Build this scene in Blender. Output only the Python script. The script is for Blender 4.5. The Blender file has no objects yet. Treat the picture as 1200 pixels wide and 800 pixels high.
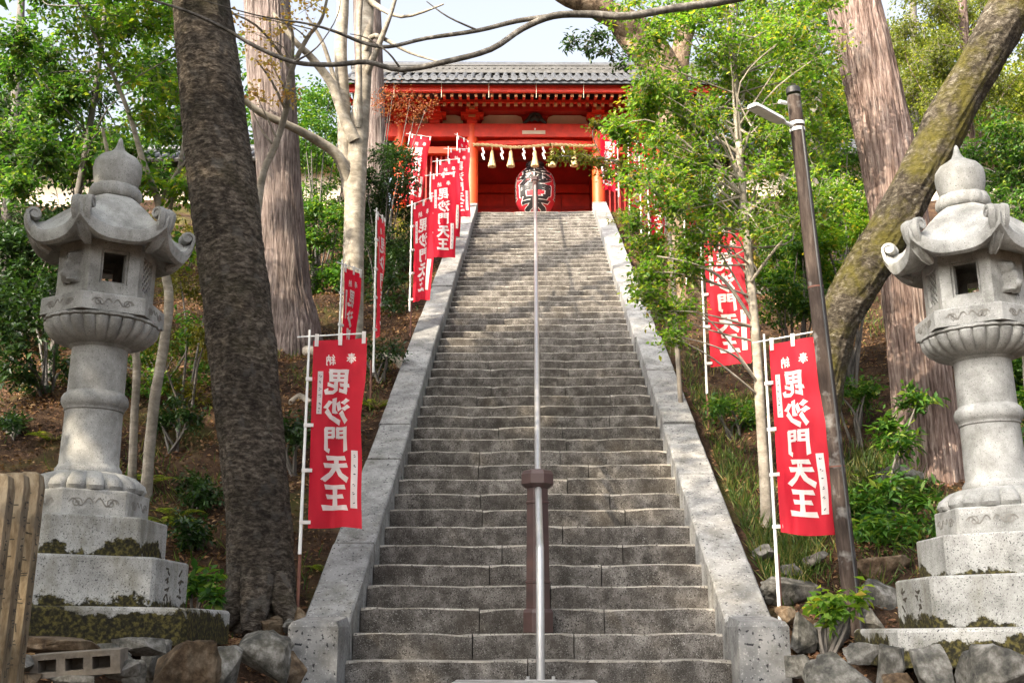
import bpy, bmesh, math, random
import numpy as np
from mathutils import Vector, Matrix, noise
rnd = random.Random(7)
rng = np.random.default_rng(7)
R = math.radians
scn = bpy.context.scene
col = scn.collection

# ------------------------------------------------------------------ camera, sky, sun, exposure
PITCH, YAW, FPX, CAMZ = R(14.2), R(1.24), 1340.0, 0.37
cd = bpy.data.cameras.new('camera')
cam = bpy.data.objects.new('camera', cd); col.objects.link(cam)
cam.location = (0, 0, CAMZ)
cam.rotation_euler = (R(90) + PITCH, 0, YAW)
cd.sensor_width = 36.0; cd.lens = 36.0 * FPX / 1200.0
cd.clip_start = 0.05; cd.clip_end = 2000
scn.camera = cam

SUN_EL, SUN_AZ = R(34), R(43)          # azimuth counted from -Y (behind the camera) towards -X (left)
SUN = Vector((-math.sin(SUN_AZ) * math.cos(SUN_EL), -math.cos(SUN_AZ) * math.cos(SUN_EL), math.sin(SUN_EL)))
w = bpy.data.worlds.new('World'); scn.world = w; w.use_nodes = True
nt = w.node_tree; bg = nt.nodes['Background']
sky = nt.nodes.new('ShaderNodeTexSky'); sky.sky_type = 'NISHITA'; sky.sun_disc = False
sky.sun_elevation = SUN_EL; sky.sun_rotation = math.atan2(SUN.x, SUN.y)
sky.air_density = 1.0; sky.dust_density = 9.5; sky.ozone_density = 1.0
hz = nt.nodes.new('ShaderNodeHueSaturation'); hz.inputs['Saturation'].default_value = .42; hz.inputs['Value'].default_value = 1.25   # thin bright haze, the same all round
nt.links.new(sky.outputs['Color'], hz.inputs['Color']); nt.links.new(hz.outputs['Color'], bg.inputs['Color']); bg.inputs['Strength'].default_value = 0.15
sl = bpy.data.lights.new('sun', 'SUN'); sl.energy = 3.8; sl.angle = R(0.6); sl.color = (1.0, 0.85, 0.64)
so = bpy.data.objects.new('sun', sl); col.objects.link(so); so.rotation_euler = SUN.to_track_quat('Z', 'Y').to_euler()
so.location = (-20, -20, 30)
vs = scn.view_settings; vs.view_transform = 'Standard'; vs.look = 'None'; vs.gamma = 1; vs.exposure = 1.56
vs.use_curve_mapping = False
scn.cycles.max_bounces = 8; scn.cycles.diffuse_bounces = 4; scn.cycles.transmission_bounces = 4

# a point of the place from where it shows in the photograph and its real distance Y
_fw = Vector((-math.sin(YAW) * math.cos(PITCH), math.cos(YAW) * math.cos(PITCH), math.sin(PITCH)))
_rt = Vector((math.cos(YAW), math.sin(YAW), 0)); _up = _rt.cross(_fw)
def ray(x, y): return _fw + _rt * ((x - 600) / FPX) - _up * ((y - 400) / FPX)
def at(x, y, Y):
    r = ray(x, y); return Vector((0, 0, CAMZ)) + r * (Y / r.y)
def mpp(P): return (Vector(P) - Vector((0, 0, CAMZ))).dot(_fw) / FPX

# ------------------------------------------------------------------ helpers: objects
def tag(o, label=None, cat=None, group=None, kind=None):
    if label: o['label'] = label
    if cat: o['category'] = cat
    if group: o['group'] = group
    if kind: o['kind'] = kind
    return o
def thing(name, loc, label, cat, group=None, rz=0):
    o = bpy.data.objects.new(name, None); col.objects.link(o); o.empty_display_size = .1
    o.location = loc; o.rotation_euler = (0, 0, rz)
    return tag(o, label, cat, group)
def link(name, me, parent=None, loc=None, rot=None):
    o = bpy.data.objects.new(name, me); col.objects.link(o)
    if parent: o.parent = parent
    if loc is not None: o.location = loc
    if rot is not None: o.rotation_euler = rot
    return o
class MB:
    def __init__(s): s.v = []; s.f = []; s.m = []
    def add(s, vs, fs, mi=0):
        b = len(s.v); s.v += [tuple(p) for p in vs]; s.f += [tuple(b + i for i in f) for f in fs]; s.m += [mi] * len(fs)
    def box(s, a, b, mi=0):
        x0, y0, z0 = a; x1, y1, z1 = b
        s.add([(x0,y0,z0),(x1,y0,z0),(x1,y1,z0),(x0,y1,z0),(x0,y0,z1),(x1,y0,z1),(x1,y1,z1),(x0,y1,z1)],
              [(0,3,2,1),(4,5,6,7),(0,1,5,4),(1,2,6,5),(2,3,7,6),(3,0,4,7)], mi)
    def tube(s, pts, rad, seg=8, mi=0, cap=True, jit=None):
        pts = [Vector(p) for p in pts]; n = len(pts)
        if not hasattr(rad, '__len__'): rad = [rad] * n
        b = len(s.v); up = None
        for i, p in enumerate(pts):
            t = (pts[min(i + 1, n - 1)] - pts[max(i - 1, 0)]).normalized()
            if up is None:
                up = Vector((1, 0, 0)) if abs(t.x) < .8 else Vector((0, 1, 0))
            x = (up - t * up.dot(t)).normalized(); y = t.cross(x); up = x
            for k in range(seg):
                a = 2 * math.pi * k / seg
                rr = rad[i] * (jit(i, a) if jit else 1)
                s.v.append(tuple(p + (x * math.cos(a) + y * math.sin(a)) * rr))
        for i in range(n - 1):
            for k in range(seg):
                k2 = (k + 1) % seg
                s.f.append((b+i*seg+k, b+i*seg+k2, b+(i+1)*seg+k2, b+(i+1)*seg+k)); s.m.append(mi)
        if cap:
            s.f.append(tuple(b + k for k in range(seg))[::-1]); s.m.append(mi)
            s.f.append(tuple(b + (n-1)*seg + k for k in range(seg))); s.m.append(mi)
    def loft(s, rings, mi=0, caps=True, closed=True):
        b = len(s.v); k = len(rings[0])
        for r in rings: s.v += [tuple(p) for p in r]
        for i in range(len(rings) - 1):
            for j in range(k if closed else k - 1):
                j2 = (j + 1) % k
                s.f.append((b+i*k+j, b+i*k+j2, b+(i+1)*k+j2, b+(i+1)*k+j)); s.m.append(mi)
        if caps:
            s.f.append(tuple(b + j for j in range(k))[::-1]); s.m.append(mi)
            s.f.append(tuple(b + (len(rings)-1)*k + j for j in range(k))); s.m.append(mi)
    def lathe(s, prof, seg=24, mi=0, fn=None, rot=0):
        rings = []
        for r, z in prof:
            ring = []
            for k in range(seg):
                a = 2 * math.pi * k / seg + rot
                rr = r * (fn(a, r, z) if fn else 1)
                ring.append((rr * math.sin(a), -rr * math.cos(a), z))
            rings.append(ring)
        s.loft(rings, mi)
    def mirror_x(s):
        s.v = [(-x, y, z) for x, y, z in s.v]; s.f = [f[::-1] for f in s.f]
    def mesh(s, name, mats, smooth=None):
        me = bpy.data.meshes.new(name); me.from_pydata(s.v, [], s.f)
        for m in (mats if isinstance(mats, (list, tuple)) else [mats]): me.materials.append(m)
        if any(s.m): me.polygons.foreach_set('material_index', s.m)
        if smooth is not None:
            me.polygons.foreach_set('use_smooth', [True] * len(s.f)); me.set_sharp_from_angle(angle=R(smooth))
        me.update(); return me
    def build(s, name, mats, parent=None, smooth=None, loc=None, rot=None):
        return link(name, s.mesh(name, mats, smooth), parent, loc, rot)
def np_mesh(name, V, F, mat, k=3):
    me = bpy.data.meshes.new(name); n = len(V); m = len(F)
    me.vertices.add(n); me.vertices.foreach_set('co', np.ascontiguousarray(V, dtype=np.float32).ravel())
    me.loops.add(m * k); me.loops.foreach_set('vertex_index', np.ascontiguousarray(F, dtype=np.int32).ravel())
    me.polygons.add(m); me.polygons.foreach_set('loop_start', np.arange(0, m * k, k, dtype=np.int32))
    me.materials.append(mat); me.update(calc_edges=True); return me

# ------------------------------------------------------------------ helpers: materials
def newmat(name):
    m = bpy.data.materials.new(name); m.use_nodes = True
    t = m.node_tree; return m, t, t.nodes['Principled BSDF']
def nd(t, typ, **kw):
    n = t.nodes.new(typ)
    for k, v in kw.items():
        if k in n.inputs: n.inputs[k].default_value = v
        else: setattr(n, k, v)
    return n
def ramp(t, fac, stops, interp='LINEAR'):
    r = t.nodes.new('ShaderNodeValToRGB'); r.color_ramp.interpolation = interp
    e = r.color_ramp.elements
    while len(e) < len(stops): e.new(.5)
    for el, (p, c) in zip(e, stops):
        el.position = p; el.color = (c[0], c[1], c[2], 1) if hasattr(c, '__len__') else (c, c, c, 1)
    t.links.new(fac, r.inputs['Fac']); return r.outputs['Color']
def coords(t, stretch=(1, 1, 1), kind='Object'):
    tc = t.nodes.new('ShaderNodeTexCoord'); mp = t.nodes.new('ShaderNodeMapping')
    mp.inputs['Scale'].default_value = stretch; t.links.new(tc.outputs[kind], mp.inputs['Vector']); return mp.outputs['Vector']
def nz(t, vec, scale, detail=5, rough=.6, dist=0):
    n = nd(t, 'ShaderNodeTexNoise', Scale=scale, Detail=detail, Roughness=rough, Distortion=dist)
    t.links.new(vec, n.inputs['Vector']); return n.outputs['Fac']
def mix(t, fac, a, b, mode='MIX'):
    n = t.nodes.new('ShaderNodeMix'); n.data_type = 'RGBA'; n.blend_type = mode
    for s, v in ((n.inputs[0], fac), (n.inputs[6], a), (n.inputs[7], b)):
        if isinstance(v, bpy.types.NodeSocket): t.links.new(v, s)
        elif hasattr(v, '__len__'): s.default_value = (v[0], v[1], v[2], 1)
        else: s.default_value = v
    return n.outputs[2]
def math_(t, op, a, b=0.0):
    n = t.nodes.new('ShaderNodeMath'); n.operation = op
    for i, v in ((0, a), (1, b)):
        if isinstance(v, bpy.types.NodeSocket): t.links.new(v, n.inputs[i])
        else: n.inputs[i].default_value = v
    return n.outputs[0]
def bump(t, p, h, strength=.5, dist=.01):
    b = nd(t, 'ShaderNodeBump', Strength=strength, Distance=dist); t.links.new(h, b.inputs['Height'])
    t.links.new(b.outputs['Normal'], p.inputs['Normal'])
def plain(name, c, rough=.6, metal=0, var=.12, scale=14, bmp=.15):
    m, t, p = newmat(name); v = coords(t)
    n = nz(t, v, scale); lo = [x * (1 - var) for x in c]; hi = [min(1, x * (1 + var)) for x in c]
    t.links.new(ramp(t, n, [(.3, lo), (.7, hi)]), p.inputs['Base Color'])
    p.inputs['Roughness'].default_value = rough; p.inputs['Metallic'].default_value = metal
    if bmp: bump(t, p, nz(t, v, scale * 4), bmp, .004)
    return m
def objrand(t, lo, hi):
    o = t.nodes.new('ShaderNodeObjectInfo'); r = nd(t, 'ShaderNodeMapRange'); r.inputs['To Min'].default_value = lo; r.inputs['To Max'].default_value = hi
    t.links.new(o.outputs['Random'], r.inputs['Value']); return r.outputs[0]
def squeeze(st_, k=.5): return [(.5 + (p_ - .5) * k, c_) for p_, c_ in st_]
def stone(name, stops, speck=((.02, .02, .02), .62, 90), grime=None, moss=None, rough=.85, bscale=60, bstr=.5, vary=.12, scale=5):
    """granite or rubble: cloudy base + dark specks + optional grime streaks + optional moss band by height"""
    m, t, p = newmat(name); v = coords(t)
    c = ramp(t, nz(t, v, scale, 7, .65), squeeze(stops))
    if speck:
        f = ramp(t, nz(t, v, speck[2], 2, .5), [(speck[1], 0), (speck[1] + .05, 1)])
        c = mix(t, f, c, speck[0])
        f2 = ramp(t, nz(t, v, speck[2] * 1.7, 2, .5), [(.6, 0), (.68, .3)])
        c = mix(t, f2, c, (.75, .74, .72))
    if grime:
        f = ramp(t, nz(t, coords(t, (1, 1, .45)), grime[1], 8, .72), [(grime[2], 0), (grime[2] + .22, grime[3])])
        c = mix(t, f, c, grime[0])
    if moss:      # (z0, z1, threshold): grows on the lower part of each block, ragged upper edge
        sp = t.nodes.new('ShaderNodeSeparateXYZ'); tc = t.nodes.new('ShaderNodeTexCoord'); t.links.new(tc.outputs['Object'], sp.inputs[0])
        r = nd(t, 'ShaderNodeMapRange'); r.inputs['From Min'].default_value = moss[0]; r.inputs['From Max'].default_value = moss[1]
        r.inputs['To Min'].default_value = .5; r.inputs['To Max'].default_value = -.45; t.links.new(sp.outputs['Z'], r.inputs['Value'])
        s = math_(t, 'ADD', r.outputs[0], math_(t, 'ADD', math_(t, 'MULTIPLY', nz(t, v, 3.4, 3, .55), 2.0), math_(t, 'MULTIPLY', nz(t, v, 26, 5, .7), .55)))
        f = ramp(t, math_(t, 'MULTIPLY', s, .5), [(moss[2] * .5, 0), (moss[2] * .5 + .035, 1)])
        mc = ramp(t, nz(t, v, 40, 4), [(.38, (.010, .009, .005)), (.5, (.026, .023, .008)), (.62, (.085, .072, .02))])
        c = mix(t, f, c, mc)
    if vary: c = mix(t, 1.0, c, ramp(t, objrand(t, 0, 1), [(0, 1 - vary), (1, 1.0)]), 'MULTIPLY')
    t.links.new(c, p.inputs['Base Color']); p.inputs['Roughness'].default_value = rough
    p.inputs['Specular IOR Level'].default_value = .25
    h = math_(t, 'ADD', nz(t, v, bscale, 6, .7), math_(t, 'MULTIPLY', nz(t, v, bscale * .18, 4), 1.2))
    bump(t, p, h, bstr, .05 / bscale ** .5); return m
def bark(name, stops, stretch, scale, moss=None, bstr=.9, bdist=.03, patch=None):
    m, t, p = newmat(name); v = coords(t, stretch); v0 = coords(t)
    n = nz(t, v, scale, 9, .72, .35); c = ramp(t, n, squeeze(stops, .48))
    if patch: c = mix(t, ramp(t, nz(t, v0, patch[1], 4, .6), [(.56, 0), (.64, patch[2])]), c, patch[0])
    c = mix(t, 1.0, c, ramp(t, nz(t, v0, 1.6, 4), [(.38, .6), (.62, 1.15)]), 'MULTIPLY')
    if moss:
        f = ramp(t, nz(t, v0, moss[1], 5, .65), [(moss[2], 0), (moss[2] + .16, moss[3])])
        c = mix(t, f, c, ramp(t, nz(t, v0, 30), [(.3, [x * .55 for x in moss[0]]), (.7, moss[0])]))
    t.links.new(c, p.inputs['Base Color']); p.inputs['Roughness'].default_value = .92; p.inputs['Specular IOR Level'].default_value = .2
    bump(t, p, math_(t, 'ADD', n, math_(t, 'MULTIPLY', nz(t, v, scale * 3, 5), .4)), bstr, bdist); return m
def leafmat(name, stops, trans=.45, rough=.45):
    m, t, p = newmat(name)
    g = t.nodes.new('ShaderNodeNewGeometry'); c = ramp(t, g.outputs['Random Per Island'], stops)
    cl = ramp(t, nz(t, coords(t), 1.1, 3), [(.3, .7), (.7, 1.25)]); c = mix(t, 1.0, c, cl, 'MULTIPLY')
    t.links.new(c, p.inputs['Base Color']); p.inputs['Roughness'].default_value = rough; p.inputs['Specular IOR Level'].default_value = .35
    tr = t.nodes.new('ShaderNodeBsdfTranslucent'); t.links.new(mix(t, 1.0, c, (1.5, 1.6, .6), 'MULTIPLY'), tr.inputs['Color'])
    ms = nd(t, 'ShaderNodeMixShader'); ms.inputs[0].default_value = trans
    t.links.new(p.outputs[0], ms.inputs[1]); t.links.new(tr.outputs[0], ms.inputs[2])
    t.links.new(ms.outputs[0], t.nodes['Material Output'].inputs['Surface']); return m
def clothmat(name, c):
    m, t, p = newmat(name); v = coords(t)
    cc = ramp(t, nz(t, v, 3, 4), [(.3, [x * .85 for x in c]), (.7, [min(1, x * 1.1) for x in c])])
    cc = mix(t, math_(t, 'MULTIPLY', objrand(t, 0, .12), nz(t, v, 1.3, 3)), cc, (.75, .35, .33))
    bump(t, p, math_(t, 'ADD', nz(t, coords(t, (1, 1, .35)), 9, 4, .6), math_(t, 'MULTIPLY', nz(t, v, 2.5, 2), 2)), .6, .02)
    t.links.new(cc, p.inputs['Base Color']); p.inputs['Roughness'].default_value = .7; p.inputs['Specular IOR Level'].default_value = .2
    tr = t.nodes.new('ShaderNodeBsdfTranslucent'); t.links.new(cc, tr.inputs['Color'])
    ms = nd(t, 'ShaderNodeMixShader'); ms.inputs[0].default_value = .4
    t.links.new(p.outputs[0], ms.inputs[1]); t.links.new(tr.outputs[0], ms.inputs[2])
    t.links.new(ms.outputs[0], t.nodes['Material Output'].inputs['Surface']); return m

M = {}
GR = [(.2, (.19, .19, .178)), (.5, (.305, .305, .29)), (.8, (.41, .41, .39))]
M['granite'] = stone('lantern_granite', GR, speck=((.10, .10, .10), .63, 130), grime=((.10, .095, .07), 3.2, .5, .65), bscale=80, bstr=.6)
M['granite_moss'] = stone('mossy_granite', GR, speck=((.06, .06, .06), .60, 110), grime=((.12, .11, .07), 3, .5, .8), moss=(-.02, .17, 1.42), bscale=70, bstr=.4)
M['granite_moss2'] = stone('mossier_granite', GR, speck=((.06, .06, .06), .60, 110), grime=((.10, .09, .055), 3, .46, .85), moss=(.06, .26, 1.2), bscale=70, bstr=.4)
M['coping'] = stone('coping_granite', [(.3, (.18, .18, .178)), (.7, (.31, .31, .305))], speck=((.03, .03, .035), .63, 34), grime=((.10, .09, .065), 2.5, .52, .7), bscale=60, bstr=.5, vary=.32)
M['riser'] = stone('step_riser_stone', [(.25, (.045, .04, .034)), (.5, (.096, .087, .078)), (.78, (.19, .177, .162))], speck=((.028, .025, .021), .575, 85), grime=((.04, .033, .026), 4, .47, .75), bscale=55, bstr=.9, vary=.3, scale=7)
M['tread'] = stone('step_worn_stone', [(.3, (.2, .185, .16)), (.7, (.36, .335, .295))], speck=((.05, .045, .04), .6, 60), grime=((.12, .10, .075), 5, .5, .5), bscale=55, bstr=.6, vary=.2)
M['paving'] = stone('paving_stone', [(.3, (.22, .21, .20)), (.7, (.42, .41, .39))], speck=((.05, .05, .05), .6, 60), grime=((.1, .085, .06), 2, .5, .6))
M['rock_grey'] = stone('grey_rock', [(.25, (.045, .045, .04)), (.5, (.13, .125, .11)), (.75, (.30, .29, .27))], speck=None, grime=((.035, .03, .016), 8, .48, .8), bscale=26, bstr=1, vary=.35, scale=9)
M['rock_brown'] = stone('brown_rock', [(.25, (.045, .03, .018)), (.5, (.13, .088, .052)), (.75, (.26, .2, .14))], speck=None, grime=((.03, .025, .014), 8, .48, .8), bscale=26, bstr=1, vary=.35, scale=9)
M['concrete'] = stone('old_concrete', [(.3, (.10, .085, .068)), (.7, (.2, .175, .145))], speck=None, grime=((.08, .065, .045), 4, .5, .6), bscale=50, bstr=.6, vary=0)
M['tanstone'] = bark('tan_stone', [(.25, (.15, .11, .065)), (.5, (.25, .19, .12)), (.75, (.34, .275, .185))], (1, 1, .3), 26, bstr=.5, bdist=.01, patch=((.12, .10, .075), 6, .6))
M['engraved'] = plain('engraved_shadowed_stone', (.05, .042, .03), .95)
M['carve'] = plain('carved_groove_stone', (.21, .2, .18), .95)
M['dark'] = plain('near_black_grey', (.035, .033, .03), .95)  # near-black grey shared by lattice backings, frog-leg strut and eave board
M['red'] = plain('vermilion_paint', (.56, .03, .010), .5, var=.22, scale=5, bmp=.1)
M['orange'] = plain('vermilion_column_paint', (.70, .075, .014), .5, var=.16, scale=3, bmp=.1)
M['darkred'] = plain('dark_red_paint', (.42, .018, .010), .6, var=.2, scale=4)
M['ochre'] = plain('ochre_paint', (.42, .2, .075), .6)
M['plaster'] = plain('cream_plaster', (.62, .54, .42), .9, var=.1, scale=3)
M['tile'] = plain('grey_roof_tile', (.075, .08, .09), .36, var=.35, scale=6, bmp=.2)
M['tile2'] = plain('weathered_roof_tile', (.075, .074, .072), .6, var=.4, scale=9, bmp=.3)
M['white'] = plain('white_paper', (.8, .79, .76), .7, var=.05)
M['whitepole'] = plain('white_pole_paint', (.72, .73, .72), .4, var=.08)
M['stake'] = plain('rusty_brown_stake', (.15, .06, .04), .7, var=.3)
M['straw'] = plain('rice_straw', (.50, .37, .19), .9, var=.25, scale=30)
M['banner'] = clothmat('crimson_banner_cloth', (.56, .004, .026))
M['letter'] = clothmat('white_print', (.80, .79, .77))
M['ink'] = plain('dark_ink', (.05, .05, .06), .7)
M['lantern_red'] = plain('red_lantern_paper', (.36, .008, .018), .6, var=.12)
M['black'] = plain('black_ink', (.012, .012, .013), .5)
M['steel'] = plain('brushed_steel', (.44, .44, .44), .33, .6, var=.1)
M['brownpaint'] = plain('maroon_metal_paint', (.05, .026, .023), .42, var=.3, scale=8)
M['pole'] = bark('weathered_brown_pole', [(.3, (.032, .023, .019)), (.6, (.064, .048, .04)), (.8, (.11, .088, .074))], (1, 1, .15), 14, patch=((.36, .36, .35), 3.5, .45), bstr=.4, bdist=.004)
M['lampgrey'] = plain('lamp_head_grey', (.62, .63, .63), .4)
M['diffuser'] = plain('lamp_diffuser', (.75, .75, .7), .3)
M['cable'] = plain('black_cable', (.02, .02, .022), .5)
M['bark_dark'] = bark('dark_scaly_bark', [(.25, (.032, .025, .019)), (.45, (.08, .064, .05)), (.62, (.165, .137, .108)), (.85, (.31, .265, .215))], (1, 1, 2.2), 15, moss=((.06, .055, .02), 2.2, .54, .5), bstr=1, bdist=.09, patch=((.17, .16, .145), 7, .5))
M['bark_cedar'] = bark('cedar_bark', [(.3, (.10, .064, .052)), (.5, (.26, .185, .16)), (.7, (.42, .33, .29)), (.85, (.52, .44, .4))], (1, 1, .06), 27, bstr=1, bdist=.07)
M['bark_cedar_g'] = bark('grey_cedar_bark', [(.3, (.09, .068, .06)), (.5, (.19, .15, .138)), (.75, (.29, .245, .225))], (1, 1, .05), 30, bstr=1, bdist=.05)
M['bark_grey'] = bark('smooth_grey_bark', [(.3, (.20, .175, .14)), (.6, (.33, .295, .245)), (.8, (.44, .40, .34))], (1, 1, 1.6), 6, bstr=.3, bdist=.008, moss=((.12, .12, .05), 2, .62, .4))
M['bark_moss'] = bark('mossy_bark', [(.3, (.03, .024, .017)), (.5, (.075, .062, .045)), (.7, (.16, .14, .11)), (.88, (.34, .32, .28))], (1, 1, 1.5), 16, moss=((.13, .115, .018), 2.4, .47, .8), bstr=1, bdist=.06)
M['bark_branch'] = bark('grey_branch_bark', [(.3, (.06, .055, .048)), (.6, (.13, .12, .108)), (.8, (.22, .21, .19))], (1, 1, 1), 14, bstr=.5, bdist=.01)
M['bark_pale'] = bark('pale_knotty_bark', [(.3, (.06, .04, .025)), (.5, (.15, .105, .07)), (.75, (.30, .23, .165))], (1, 1, .6), 7, bstr=.9, bdist=.04)
M['twig'] = plain('bare_twig', (.20, .175, .145), .85, var=.25)
M['twig_dark'] = plain('dark_branch', (.10, .09, .08), .85, var=.3)

# ------------------------------------------------------------------ the ground
S0Y, S0Z, RUN, RISE, NST = 8.66, 0.17, 0.33, 0.19, 54
TOPY = S0Y + (NST - 1) * RUN; TOPZ = S0Z + (NST - 1) * RISE
K = RISE / RUN
def sm(a, b, x): t = np.clip((x - a) / (b - a), 0, 1); return t * t * (3 - 2 * t)
def wob(x, y):
    return (np.sin(x * 1.7 + y * .9) * .5 + np.sin(x * .8 - y * 1.6 + 1.3) * .6 + np.sin(x * 3.9 + y * 3.1 + 2) * .25 + np.sin(x * 6.3 - y * 5.2) * .16 + np.sin(x * 11.1 + 3 * np.sin(y * 4)) * .07)
def hgt(x, y):
    x = np.asarray(x, float); y = np.asarray(y, float)
    s = S0Z + (np.clip(y, S0Y, TOPY) - S0Y) * K
    side = sm(1.7, 2.6, np.abs(x))
    z = s - .02 + side * wob(x, y) * (.10 + .06 * sm(10, 14, y))
    z = z + sm(2.5, 6, -x) * .25 + sm(2.4, 5, x) * sm(9, 12, y) * .25
    # terrace of the lanterns and the drop in front of it
    terr = .30
    low = np.where(y < 8.9, np.minimum(z, 9) * 0, z)
    wall = 6.75 + .35 * sm(2.0, 2.8, np.abs(x)) * 0
    front = sm(6.35, 6.6, y - sm(2.9, 1.95, np.abs(x)) * 1.75)
    flat = -.03 + np.where(x > 0, terr - .11, terr) * front * sm(1.75, 1.95, np.abs(x))
    z = np.where(y < 8.4, flat, flat * (1 - sm(8.4, 9.0, y)) + np.maximum(z, flat) * sm(8.4, 9.0, y))
    z = z - sm(7.0, 2.0, y) * 1.25
    z = np.where(np.abs(x) < 1.72, np.where(y > 8.5, z - .55, z - .08), z)
    z = z - sm(0, -30, y) * 4
    return z
def gz(x, y): return float(hgt(x, y))
xs = np.unique(np.round(np.concatenate([np.linspace(-220, -16, 18), np.arange(-16, -4.4, .32), np.arange(-4.4, 4.8, .085), np.arange(4.8, 16, .32), np.linspace(16, 220, 18), [-1.73, -1.71, 1.71, 1.73]]), 3))
ys = np.unique(np.round(np.concatenate([np.linspace(-120, 2, 14), np.arange(2, 6, .4), np.arange(6, 14, .09), np.arange(14, 27, .18), np.linspace(27, 60, 20), np.linspace(70, 320, 12)]), 3))
GX, GY = np.meshgrid(xs, ys); GZ = hgt(GX, GY)
GZ = GZ + np.where((np.abs(GX) > 1.85) & (GY > 8.7) & (GY < 27), rng.normal(0, .014, GX.shape), 0)
V = np.stack([GX, GY, GZ], -1).reshape(-1, 3); nx, ny = len(xs), len(ys)
I = (np.arange(ny - 1)[:, None] * nx + np.arange(nx - 1)[None, :]).ravel()
F = np.stack([I, I + 1, I + nx + 1, I + nx], -1)
m, t, p = newmat('forest_floor'); v = coords(t)
c = ramp(t, nz(t, v, 2.2, 9, .72), [(.36, (.016, .010, .007)), (.47, (.038, .023, .015)), (.57, (.074, .045, .028)), (.68, (.14, .095, .058))])
c = mix(t, ramp(t, nz(t, v, 38, 4, .7), [(.5, 0), (.7, .5)]), c, (.17, .10, .055))
c = mix(t, ramp(t, nz(t, v, .75, 6, .65), [(.54, 0), (.66, .75)]), c, ramp(t, nz(t, v, 22, 4), [(.3, (.035, .045, .012)), (.7, (.14, .13, .035))]))
t.links.new(c, p.inputs['Base Color']); p.inputs['Roughness'].default_value = .95; p.inputs['Specular IOR Level'].default_value = .1
bump(t, p, math_(t, 'ADD', nz(t, v, 30, 8, .75), nz(t, v, 9, 4)), 1, .05); M['soil'] = m
g = link('hillside', np_mesh('hillside', V, F, m, 4)); g.data.polygons.foreach_set('use_smooth', [True] * len(F)); tag(g, kind='structure')

# ------------------------------------------------------------------ the stairs
st = thing('stone_stairway', (0, S0Y, 0), 'long straight flight of worn grey stone steps climbing to the red gate', 'stairs')
for i in range(NST):
    y0 = i * RUN; z1 = S0Z + i * RISE; z0 = z1 - (RISE if i else .26)
    cuts = [-1.41] + sorted(x for x in ([rnd.uniform(-.75, -.25), rnd.uniform(.25, .95)] if i % 3 else [rnd.uniform(-.3, .4)])) + [1.41]
    for a, b in zip(cuts[:-1], cuts[1:]):
        mb = MB(); n = max(4, int((b - a) / .11)); rings = []; dz = rnd.uniform(-.006, .004); dy = rnd.uniform(-.009, .007); ph = rnd.uniform(0, 99)
        for k in range(n + 1):
            x = a + .004 + (b - a - .008) * k / n
            e = 1.6 * noise.noise((x * 4, i * 3.1, ph)); e2 = noise.noise((x * 11, i * 3.1, ph + 5)); rr = .008 + .012 * abs(e2)
            if k in (0, n): rr += .012
            f = y0 + dy + e * .006; top = z1 + dz + e * .005 + e2 * .005 - .009 * math.exp(-((abs(x) - .6) / .35) ** 2)
            rings.append([(x, f + .004, z0 - .01), (x, f + .006 * e2, z0 + .09), (x, f, top - rr * 1.1), (x, f + rr * .35, top - rr * .3), (x, f + rr * 1.3, top), (x, y0 + RUN + .1, top - .001), (x, y0 + RUN + .1, z0 - .01)])
        mb.loft(rings); kk = 7
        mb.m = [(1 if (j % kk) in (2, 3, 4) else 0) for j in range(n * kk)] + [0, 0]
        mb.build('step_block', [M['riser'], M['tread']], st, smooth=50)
lp = MB(); lp.box((-2.2, 0, -.4), (2.2, 9, 0)); lp.build('landing', M['tread'], st, loc=(0, TOPY - S0Y + RUN + .11, TOPZ - .004))
for s, side, nm in ((-1, 'left', 'speckled pale granite coping along the stairs on the left side'), (1, 'right', 'speckled pale granite coping along the stairs on the right side')):
    rt = thing('stair_coping', (s * 1.585, S0Y, 0), nm, 'coping', 'copings beside the stairs')
    mb = MB(); w2 = .178
    prof = [(-w2, -.38, -.1), (w2, -.38, -.1), (w2, -.38, .46), (-w2, -.38, .46)]
    rings = []
    for (dx, zz) in ((0, -.1), (0, .40), (.02, .435)):
        yy0, yy1 = -.36 + dx, .14
        rings.append([(-w2 + dx, yy0, zz), (w2 - dx, yy0, zz), (w2 - dx, yy1, zz + (.04 if dx else 0)), (-w2 + dx, yy1, zz + (.04 if dx else 0))])
    mb.loft(rings); mb.build('end_block', M['coping'], rt, smooth=20)
    y = .15
    while y < (NST - 1) * RUN + .25:
        L = rnd.uniform(.75, 1.75); y2 = min(y + L, (NST - 1) * RUN + .3); off = rnd.uniform(-.012, .016); ox = rnd.uniform(-.012, .012)
        mb = MB(); rings = []; n = 6
        for k in range(n + 1):
            yy = y + .009 + (y2 - y - .018) * k / n; zt = S0Z + yy * K + .17 + off + noise.noise((yy * 3, s, 0)) * .004
            e = noise.noise((yy * 5, s * 7, 3)) * .005; b_ = .014
            rings.append([(-w2 + ox + e, yy + .25, zt - .6), (-w2 + ox + e, yy, zt - b_), (-w2 + ox + b_ + e, yy - .006, zt), (w2 + ox - b_ + e, yy - .006, zt), (w2 + ox + e, yy, zt - b_), (w2 + ox + e, yy + .25, zt - .6)])
        mb.loft(rings); mb.build('coping_slab', M['coping'], rt, smooth=35); y = y2
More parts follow.
